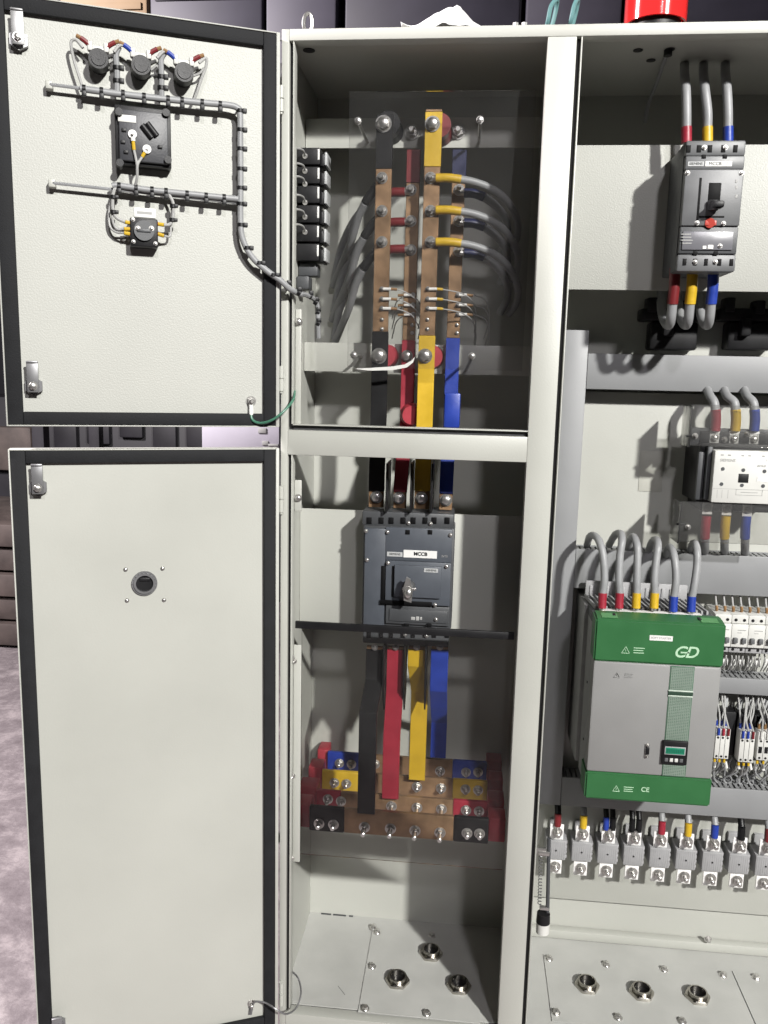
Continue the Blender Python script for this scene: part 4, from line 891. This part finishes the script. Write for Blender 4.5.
# slotted terminal tray behind the cover
mb = MB(); mb.box(x0+.002, x1-.002, YF+.051, .26, zt1-.03, zt1-.006, .002); mb.build('terminal_tray', DARKP, t)
mb = MB()
for k in range(22):
    xa = x0+.008+k*.0113; mb.poly([(xa+.002, .155, zt1-.0058), (xa+.006, .155, zt1-.0058), (xa-.004, .255, zt1-.0058), (xa-.008, .255, zt1-.0058)], (0, 0, .008))
mb.build('tray_fin', TERMG, t)
mb = MB(); mb.box(x0+.003, x1-.03, .262, .27, zt1-.01, zt1+.032, .001)
for k in range(12): mb.box(x0+.012+k*.018, x0+.02+k*.018, .259, .262, zt1-.002, zt1+.022, .001)
mb.build('rear_flange', TERMG, t)
mb = MB(); mb.box(x0+.02, x1-.03, YF+.060, YF+.085, zt1-.0058, zt1-.001, .001); mb.build('terminal_strip', TIN, t)
# windows on cover bevel
mb = MB()
for xa, xb in ((.012, .045), (.215, .25)):
    mb.poly([(x0+xa, YF+.006, zt1+.0000), (x0+xb, YF+.006, zt1+.0000), (x0+xb, YF+.027, zt1+.0040), (x0+xa, YF+.027, zt1+.0040)], (0, -.0004, .0008))
mb.build('cover_window', mat('soft_green', (.09, .25, .10), .4), t)
# grille strip with display
XG0, XG1 = at(669, 700, YF).x, at(694, 690, YF).x
XG0, XG1 = x0+.158, x0+.207
mb = MB(); mb.box(XG0, XG1, YF-.0012, YF+.001, zb1+.002, zg-.002, .0004); gr = mb.build('grille', MATS['grille_green'], t)
mb = MB(); zc = zb1+.005
n = 0; zc = zb1+.005
while zc < zg-.006:
    mb.box(XG0+.002, XG1-.002, YF-.0018, YF-.0011, zc, zc+.0016); zc += .0034
for k in range(12): xa = XG0+.0025+k*.0039; mb.box(xa, xa+.0013, YF-.00172, YF-.0011, zb1+.004, zg-.004)
mb.build('grid', mat('grid_pale', (.21, .26, .22), .5), gr)
mb = MB(); z = Z(690); mb.box(XG0-.001, XG1+.001, YF-.003, YF-.001, z, z+.0028, .0008); mb.box(XG0-.001, XG1+.001, YF-.003, YF-.001, z-.0115, z-.0087, .0008); mb.build('groove_edge', mat('pale_rim', (.50, .58, .50), .4), gr)
mb = MB(); mb.box(XG0-.0008, XG1+.0008, YF-.0022, YF-.001, z-.0086, z-.0002, .0004); mb.build('groove', mat('groove_dark', (.03, .06, .04), .4), gr)
zd1, zd0 = Z(738.5), Z(762)
mb = MB(); mb.box(XG0-.004, XG1-.001, YF-.008, YF-.001, zd0, zd1, .002); d = mb.build('display', BLACKP, t)
mb = MB(); a0, a1 = XG0, XG1-.006; mb.box(a0, a1, YF-.0086, YF-.0078, Z(752), Z(744), .0004); mb.build('bezel', TERMG, d)
mb = MB(); mb.box(a0+.002, a1-.002, YF-.0090, YF-.0085, Z(751.2), Z(745), .0002); mb.build('screen', LCD, d)
mb = MB()
for k in range(8): mb.box(a0+.004+k*.0046, a0+.0072+k*.0046, YF-.0092, YF-.0089, Z(750), Z(746.2))
mb.build('digit', mat('lcd_dark', (.01, .12, .07), .3), d)
for k in range(4):
    mb = MB(); xa = a0+.0015+k*.0102; mb.box(xa, xa+.007, YF-.0095, YF-.0078, Z(759), Z(755.5), .0008); mb.build('key', WHITEP if k in (1, 2) else MIDP, d)
# serial connector
q = Vector((x0+.124, YF, Z(751)))
mb = MB(); mb.box(q.x-.004, q.x+.004, YF-.004, YF+.001, q.z-.008, q.z+.008, .0015); cn = mb.build('serial_port', BLACKP, t)
for s_ in (-1, 1): bolt(cn, (q.x, YF-.0005, q.z+s_*.0125), .0028, STUD, 'jack_screw')
mb = MB(); mb.box(q.x-.005, q.x-.0040, YF-.003, YF+.001, q.z-.0155, q.z+.0155, .0004); mb.build('port_frame', STEEL, cn)
# prints
mb = MB(); a = at(661, 638, YF); mb.box(a.x-.0235, a.x+.0235, YF-.0018, YF-.0009, a.z-.0055, a.z+.0055, 0); o = mb.build('white_label', LABEL, t); text('SOFT STARTER', .0062, (a.x, YF-.0020, a.z), o, GINK)
a = at(685.5, 652.5, YF); 
for ch_, dx_ in (('C', -.0125), ('D', .0115)): text(ch_, .034, (a.x+dx_, YF-.0014, a.z), t, GREENL, 'logo', shear=.28, bold=.0006)
mb = MB(); mb.box(a.x-.0105, a.x+.0075, YF-.0016, YF-.0012, a.z-.0015, a.z+.0015); mb.build('logo_bar', GREENL, t)
def warn(px_, py_, M, s_=1.0):
    a = at(px_, py_, YF); h = .0085*s_; mb = MB(); y_ = YF-.0013
    for (u0, v0), (u1, v1) in (((-h, -h*.8), (h, -h*.8)), ((h, -h*.8), (0, h)), ((0, h), (-h, -h*.8))):
        A, B = Vector((a.x+u0, y_, a.z+v0)), Vector((a.x+u1, y_, a.z+v1)); mb.tube([A, B], .0007*s_, 6, 0)
    mb.box(a.x-.0005, a.x+.0005, y_-.0003, y_+.0006, a.z-.003*s_, a.z+.003*s_)
    for k, wd in enumerate((.022, .019, .021)): mb.box(a.x+.016, a.x+.016+wd*s_+.002, y_, y_+.0006, a.z+(.0055-.0055*k)*s_, a.z+(.0072-.0055*k)*s_)
    mb.build('warning_print', M, t)
warn(625.5, 650, GREENL, .95); warn(617, 675, mat('faint_print', (.25, .25, .245), .6), .7); warn(616, 788.5, GREENL, .85)
a = at(645, 789.5, YF); text('CE', .0145, (a.x, YF-.0014, a.z), t, GREENL, 'ce_mark', bold=.0002)
mb = MB()
for xa in (614.5, 700.5): a = at(xa, 617, YF+.02); mb.box(a.x-.004, a.x+.002, YF+.016, YF+.03, zt1-.001, zt1+.0048, .0006)
mb.build_each('slot', BLACKP, t)
for z in (Z(700), Z(760)): mb = MB(); mb.cyl((x0+.0032, .15, z), (x0+.0018, .15, z), .003, n=10); mb.build('screw', BLACKP, t)
g = 'cables into the top of the soft starter'
for k, (x, M, lab, up) in enumerate((
        (602, RED, 'red', [(604.5, 578, .145), (603, 555, .155), (599, 541, .17), (594, 535.5, .19), (589.5, 537, .215), (587, 545, .235)]),
        (619, RED, 'red', [(619, 578, .145), (620, 555, .155), (622, 541, .165), (620.5, 533.5, .18), (615, 535, .20), (609, 545, .225)]),
        (636, YEL, 'yellow', [(637, 578, .145), (637.5, 556, .155), (637, 545, .165), (633.5, 537, .18), (630, 540, .21), (628, 552, .235)]),
        (654, YEL, 'yellow', [(654.5, 578, .145), (656.5, 558, .155), (658, 546, .165), (656.5, 540, .18), (652, 542, .205), (648, 553, .23)]),
        (673, BLU, 'blue', [(676, 580, .145), (675, 562, .155), (672.5, 551, .17), (669, 547, .19), (667, 552, .215), (666, 560, .235)]),
        (691, BLU, 'blue', [(694.5, 584, .145), (697, 565, .155), (697, 551, .165), (695, 543.5, .18), (692, 545, .21), (690, 553, .235)]))):
    side = ('left', 'right')[k % 2]
    y0 = 608 if k < 4 else 611.5
    cable('thick grey cable with %s sleeve on the starter top, %s one of its pair' % (lab, side), M, cpath([(x, y0, .138), (x+.3, y0-8, .14), (x+.8, y0-15, .142)]), cpath([(x+.7, y0-14, .142)]+[(u_[0], u_[1], u_[2] if u_[2] < .165 else .165+(u_[2]-.165)*2.1) for u_ in up]), .0082, g, lug=cpath([(x, y0+2, .138), (x, y0-1, .138)]))

# ================================================================== right bay: miniature breakers and relays
g = 'white miniature breakers on their rail'
labs = ('white two pole miniature breaker touching the soft starter', 'white two pole miniature breaker, second of the row from the soft starter', 'white two pole miniature breaker, third of the row from the soft starter', 'white two pole miniature breaker cut by the right picture edge')
Y = .255
x_a = at(714.7, 632, Y).x; pw = .0373
zt_, z1_, z2_, z3_, z4_ = zz(735, 615.5, Y), zz(735, 624, Y), zz(735, 640, Y), zz(735, 647.5, Y), zz(735, 654, Y)
def mcb(x):
    t = thing('miniature_breaker', '', 'breaker', (x+pw/2, .30, z4_), g)
    mb = MB(); mb.box(x+.0003, x+pw-.0003, Y+.014, .34, z4_, zt_, .0012); mb.box(x+.0003, x+pw-.0003, Y, Y+.02, z3_+.001, z1_-.001, .0012); mb.box(x+.0003, x+pw-.0003, Y+.006, Y+.02, z1_, zt_-.0005, .0012); mb.build('body', WHITEP, t)
    mb = MB()
    for k in range(2): xc = x+pw*(.25+.5*k); mb.cyl((xc, Y+.008, zt_-.012), (xc, Y+.0055, zt_-.012), .0036, n=14)
    mb.build_each('screw_hole', BLACKP, t)
    mb = MB()
    for k in range(2): xc = x+pw*(.25+.5*k); mb.box(xc-.0045, xc+.0045, Y-.007, Y+.001, z2_-.006, z2_+.006, .001)
    mb.build_each('lever', MIDP, t)
    mb = MB(); mb.box(x+.0006, x+pw-.0006, Y+.010, Y+.016, z4_+.0003, z3_, .0012); mb.build('lower_shroud', TERMG, t)
    mb = MB()
    for k in range(2): xc = x+pw*(.25+.5*k); mb.cyl((xc, Y+.012, (z4_+z3_)/2), (xc, Y+.0095, (z4_+z3_)/2), .0034, n=14)
    mb.build_each('lower_hole', BLACKP, t)
    mb = MB(); zm = (z1_*.6+z2_*.4); mb.box(x+pw*.35, x+pw*.85, Y-.0004, Y+.0006, zm, zm+.002); mb.box(x+pw*.35, x+pw*.6, Y-.0004, Y+.0006, zm-.006, zm-.0045); mb.build('marking', GINK, t)
    for k in range(2):
        xc = x+pw*(.25+.5*k)
        mb = MB(); mb.tube([(xc, Y+.035, zt_-.003), (xc, Y+.030, zt_+.006), (xc-.001, Y+.032, zt_+.013)], .0034, 8, 3); mb.build_each('ferrule', BROWN, t)
        mb = MB(); mb.tube([(xc-.001, Y+.032, zt_+.012), (xc-.002, Y+.04, zt_+.03), (xc, Y+.055, zt_+.048)], .0024, 8); mb.build('feed_wire', WIREG, t)
        mb = MB()
        for j in range(2): e_ = (-.004, .004)[j]; mb.tube([(xc+e_, Y+.04, z4_+.001), (xc+e_+random.uniform(-.003, .003), Y+.03, z4_-.022), (xc+e_+random.uniform(-.004, .004), Y+.05, z4_-.055)], .0018, 6)
        mb.build_each('load_wire', WIREG, t)
    mb = MB()
    for k in range(2): xc = x+pw*(.3+.5*k); mb.box(xc-.007, xc+.005, Y+.055, Y+.057, z4_-.047, z4_-.026, .0004)
    mb.build_each('wire_marker', LABEL, t)
    return t
pm = mcb(x_a)
for k in range(4): place(pm, (x_a+pw*(k+.5), .30, z4_), labs[k], first=(k == 0))
g = 'small white relays above the bottom duct'
Y = .27
for k, (xa, xb, ya, yb, lab) in enumerate(((715, 729.5, 730, 760, 'small white relay nearest the soft starter, red and blue wires on top'), (739.5, 754.5, 731.5, 762, 'small white relay in the middle above the bottom duct'), (757.5, 776, 731, 759, 'small white contact block with black slots at the right edge'))):
    q = at((xa+xb)/2, yb, Y); t = thing('relay', lab, 'relay', (q.x, .335, q.z), g)
    X0, X1, Z1, Z0 = at(xa, 745, Y).x, at(xb, 745, Y).x, at(740, ya, Y).z, at(740, yb, Y).z
    mb = MB(); mb.box(X0, X1, Y, Y+.03, Z0, Z1, .0015); mb.build('face', WHITEP, t)
    mb = MB(); mb.box(X0+.001, X1+.02, Y+.031, .3445, Z0-.004, Z1+.03, .002); mb.build('body', BLACKP, t)
    wd = (X1-X0)/3; mb = MB()
    for j in range(3):
        xc = X0+wd*(j+.5); mb.cyl((xc, Y+.001, Z0+.006), (xc, Y-.0005, Z0+.006), .0028, n=10); mb.cyl((xc, Y+.001, Z1-.022), (xc, Y-.0005, Z1-.022), .0028, n=10)
        if k == 2: mb.box(xc-.004, xc+.004, Y-.0006, Y+.001, Z0+.018, Z0+.034)
        if j: mb.box(X0+wd*j-.0004, X0+wd*j+.0004, Y-.0003, Y+.001, Z0+.002, Z1-.002)
    mb.build_each('slot', BLACKP, t)
    for j in range(3):
        xc = X0+wd*(j+.5)
        mb = MB(); mb.tube([(xc, Y-.002, Z1-.015), (xc, Y-.001, Z1+.002)], .0034, 8, 0); mb.build_each('ferrule', (BLU, RED, DRED)[j] if k == 0 else ((BLU, BLU, DRED)[j] if k == 1 else WHITEP), t)
        mb = MB(); mb.tube([(xc, Y+.02, Z1+.001), (xc-.002, Y+.018, Z1+.014)], .0034, 8, 0); mb.build_each('ferrule', BLU if k < 2 else BROWN, t)
        mb = MB(); mb.tube([(xc, Y-.001, Z1+.002), (xc+random.uniform(-.008, .004), Y+.008, Z1+.03), (xc+random.uniform(-.012, .010), Y+.03, Z1+.062), (xc+random.uniform(-.01, .01), Y+.045, Z1+.085)], .0021, 8)
        mb.tube([(xc-.002, Y+.018, Z1+.013), (xc+random.uniform(-.012, .012), Y+.03, Z1+.045), (xc+random.uniform(-.01, .01), Y+.05, Z1+.085)], .0021, 8); mb.build_each('wire', WIREG, t)
        mb = MB(); mb.tube([(xc, Y+.012, Z0-.001), (xc, Y+.01, Z0-.013)], .003, 8, 0); mb.build_each('ferrule', YEL, t)
        mb = MB(); mb.tube([(xc, Y+.01, Z0-.012), (xc+random.uniform(-.006, .006), Y+.02, Z0-.03), (xc+random.uniform(-.014, .014), Y+.05, Z0-.062)], .0022, 8); mb.build_each('wire', WIREG, t)
    mb = MB()
    for j in range(2): xc = X0+.004+j*.02; mb.box(xc, xc+.013, Y+.05, Y+.052, Z1+.035, Z1+.065, .0004); 
    mb.build_each('wire_marker', LABELG, t)
# mixed loose wires in the gutter above the bottom duct: one bundle
t = thing('wire_bundle', 'tangle of grey control wires diving into the bottom cable duct', 'wires', (1.05, .30, .61)); mb = MB(); KS = lambda L: [CAM+(Vector(v)-CAM)*1.0457 for v in L]
for k in range(34):
    xx = .945+k*.0068; mb.tube(KS([(xx+random.uniform(-.01, .01), .215+random.uniform(0, .02), .700), (xx+random.uniform(-.015, .015), .212+random.uniform(-.004, .02), .672), (xx+random.uniform(-.02, .03), .222+random.uniform(0, .02), .640), (xx+.01, .235, .62)]), .0021, 6)
mb.build_each('strand', GREY, t)
mb = MB()
for k in range(8): xx = .965+k*.027; mb.tube(KS([(xx, .205, .695), (xx+.004, .205, .68)]), .0034, 8, 0)
mb.build_each('ferrule', WIREW, t)

# ================================================================== right bay: bottom terminals
g = 'power terminals along the bottom of the right bay'
xs_ = (556.5, 582.8, 608.5, 633.5, 659.5, 686, 713, 739.5, 766)
cols = ((DRED, 'dark red'), (YEL, 'dull yellow'), (BLK, 'dark blue and black'), (BLK, 'black'), (RED, 'red'), (YEL, 'bright yellow'), (BLU, 'blue'), (BLK, 'plain black'), (DRED, 'dark red at the right picture edge'))
pos = ('leftmost terminal in the right bay', 'second terminal from the middle post', 'third terminal from the middle post', 'fourth terminal from the middle post', 'fifth terminal from the middle post', 'sixth terminal from the middle post', 'seventh terminal from the middle post', 'eighth terminal from the middle post', 'last terminal at the right edge')
YT = .285
X0 = at(556.5, 838, YT).x; stp = (at(739.5, 850, YT).x-X0)/7
zc = at(556.5, 849, YT).z
def term(x):
    t = thing('power_terminal', '', 'terminal', (x, .35, zc-.05), g)
    mb = MB(); mb.box(x-.024, x+.024, YT-.006, .335, zc-.0255, zc+.0255, .002)
    for k in range(4): mb.box(x+.024, x+.0275, YT+.002, .33, zc-.024+k*.0128, zc-.0165+k*.0128, .0006)
    mb.box(x-.012, x+.012, .335, .3598, zc-.05, zc+.05, .002); mb.build('block', TERMG, t)
    mb = MB()
    for k in range(9): mb.box(x-.021+k*.005, x-.0195+k*.005, YT-.0066, YT-.005, zc-.023, zc+.023)
    mb.cyl((x, YT-.0068, zc), (x, YT-.005, zc), .0024, n=10); mb.build('rib', TERMG, t)
    mb = MB(); mb.cyl((x, YT-.0076, zc), (x, YT-.0066, zc), .0022, n=10); mb.build_each('hole', BLACKP, t)
    for s_ in (-1, 1):
        mb = MB(); z0, z1 = sorted((zc+s_*.0258, zc+s_*.066)); mb.box(x-.0165, x+.0165, YT, YT+.004, z0, z1, .0008); tb = mb.build('tab', TIN, t)
        bolt(tb, (x+.001, YT, zc+s_*.046), .0098, STUD)
    return t
pt = term(X0)
for k in range(9):
    x = X0+stp*k; tt = place(pt, (x, .35, zc-.05), '%s, under a %s sleeve' % (pos[k], cols[k][1]) if k < 8 else 'last terminal at the right edge, under a dark red sleeve', first=(k == 0))
g = 'cable ends above the bottom terminals'
for k in range(9):
    x = X0+stp*k; M, lab = cols[k]
    t = thing('cable_end', '%s sleeved cable end above the %s' % (lab.replace(' at the right picture edge', ''), pos[k]), 'cable', (x, .28, zc+.06), g)
    MB().tube([(x, YT-.002, zc+.054), (x, YT-.003, zc+.068)], .007, 10, 0).build('lug', STEEL, t)
    for e_ in ((0,) if k not in (2, 3) else (-.008, .008)):
        MB().tube([(x+e_, YT-.003, zc+.064), (x+e_, YT, zc+.095)], .0088 if not e_ else .0072, 12, 0).build('colour_sleeve', BLU if (k == 2 and e_ < 0) else M, t)
        MB().tube([(x+e_, YT, zc+.094), (x+e_, YT+.010, zc+.108), (x+e_, YT+.026, zc+.122), (x+e_, YT+.034, zc+.15)], .008 if not e_ else .0065, 12).build('sheath', BLK if k in (0, 2, 3, 7) else GREY, t)
# door stay rod with spring
t = thing('door_stay', 'slim steel rod and spring with a white foot beside the middle post', 'door stay', at(543, 930, .06))
Y = .06
q0, q1 = at(549, 838, Y), at(547.5, 912, Y); MB().cyl(q1, q0, .0042, n=14).build('rod', DARKP, t)
q2, q3 = at(541, 850, Y), at(539.5, 905, Y); mb = MB(); n = 120
mb.tube([q2.lerp(q3, i/n)+Vector((math.cos(i*.9)*.004, math.sin(i*.9)*.004, 0)) for i in range(n+1)], .001, 5, 0); mb.build('spring', MATS['latch_zinc'], t)
mb = MB(); a = at(545, 853, Y); mb.box(a.x-.016, a.x+.010, Y-.005, Y+.005, a.z-.005, a.z+.006, .002); a = at(544.5, 908, Y); mb.box(a.x-.011, a.x+.010, Y-.005, Y+.005, a.z-.004, a.z+.004, .002); mb.build('clamp', STEEL, t)
a, b2 = at(543.5, 913, Y), at(543, 922, Y); MB().cyl(b2, a, .0155, .0145, n=20).build('collar', BLACKP, t); c_ = at(542.5, 932, Y); MB().cyl(c_, b2, .0145, .0150, n=20).build('foot', WHITEP, t)
mb = MB(); mb.box(.5560, a.x-.002, Y-.003, Y+.003, at(545, 854, Y).z, at(545, 848, Y).z, .001); mb.build('bracket', STEEL, t)

# ================================================================== on top of the cabinet
ZT = 2.1852
def topx(px_, Y): return at(px_, 22, Y).x
t = thing('warning_beacon', 'red warning beacon standing on the cabinet roof', 'beacon', (topx(655, .06), .06, ZT))
xb = topx(655, .06)
MB().cyl((xb, .06, ZT), (xb, .06, ZT+.020), .046, .046, n=36).build('base', BLACKP, t)
mb = MB(); mb.ring((xb, .06, ZT+.016), (0, 0, 1), .056, .052, .10, 48); mb.cyl((xb, .06, ZT+.115), (xb, .06, ZT+.13), .056, .04, n=36)
mb.build('lens', rb, t)
MB().cyl((xb+.01, .05, ZT+.02), (xb+.01, .05, ZT+.1), .012, .010, n=16).build('lamp', WHITEP, t)
# white plastic sheet
t = thing('plastic_sheet', 'crumpled white plastic sheet lying on the cabinet roof', 'sheet', (topx(450, .05), .05, ZT))
bmx = bmesh.new(); n1, n2 = 28, 10; xa, xc = topx(402, .04), topx(492, .04); G = []
import mathutils
for j in range(n2+1):
    row = []
    for i in range(n1+1):
        u, v = i/n1, j/n2
        prof_ = max(0, min(1, u*1.9))*max(0, min(1, (1-u)*2.6)); h = .052*prof_*(math.sin(math.pi*min(1, v*1.05))**.6 if 0 < v < 1 else 0)
        nz = mathutils.noise.noise(Vector((u*7, v*5, 2.3)))*.012*prof_
        row.append(bmx.verts.new((xa+(xc-xa)*u, .012+.12*v+.01*math.sin(u*9), ZT+.002+max(0, h+nz)+(.010*(1-u)**6))))
    G.append(row)
for j in range(n2):
    for i in range(n1): bmx.faces.new((G[j][i], G[j][i+1], G[j+1][i+1], G[j+1][i]))
mb = MB(); mb._merge(bmx); o = mb.build('film', CLOTH, t); md = o.modifiers.new('solid', 'SOLIDIFY'); md.thickness = .0012; md.offset = 1
g = 'wire loops on the cabinet roof'
for x, lab, dx in ((547, 'teal wire loop on the roof above the middle post, left one', .012), (570, 'teal wire loop on the roof above the middle post, right one', .008)):
    q = Vector((topx(x, -.0), .012, ZT)); t = thing('wire_loop', lab, 'wire', q, g)
    MB().tube([q+Vector((0, -.002, -.004)), q+Vector((.002, -.012, .008)), q+Vector((.006, -.012, .03)), q+Vector((dx+.004, -.006, .043)), q+Vector((dx+.005, .006, .036)), q+Vector((dx, .012, .01)), q+Vector((dx-.004, .012, 0))], .0040, 8, 8).build('strand', TEAL, t)
g = 'lifting eyes'
q = Vector((topx(308, .05), .05, ZT)); t = thing('lifting_eye', 'steel lifting eye on the roof above the left corner', 'lifting eye', q)
mb = MB(); mb.tube([q+Vector((.006*math.cos(a), 0, .034+.020*math.sin(a))) if False else q+Vector((.0085*math.cos(a), 0, .028+.018*math.sin(a))) for a in [i*math.pi/10 for i in range(-5, 16)]], .0036, 8, 0); mb.cyl(q, q+Vector((0, 0, .010)), .007, n=14); mb.build('ring', STEEL, t)
q = Vector((topx(520, .04), .04, ZT)); t = thing('roof_bolt', 'pair of bright bolts on the roof left of the wire loops', 'bolts', q)
mb = MB(); mb.box(q.x-.014, q.x+.014, q.y-.01, q.y+.01, q.z, q.z+.006, .002)
for s_ in (-1, 1): mb.cyl(q+Vector((s_*.008, 0, .006)), q+Vector((s_*.008, 0, .018)), .0058, n=6)
mb.build('head', STEEL, t)
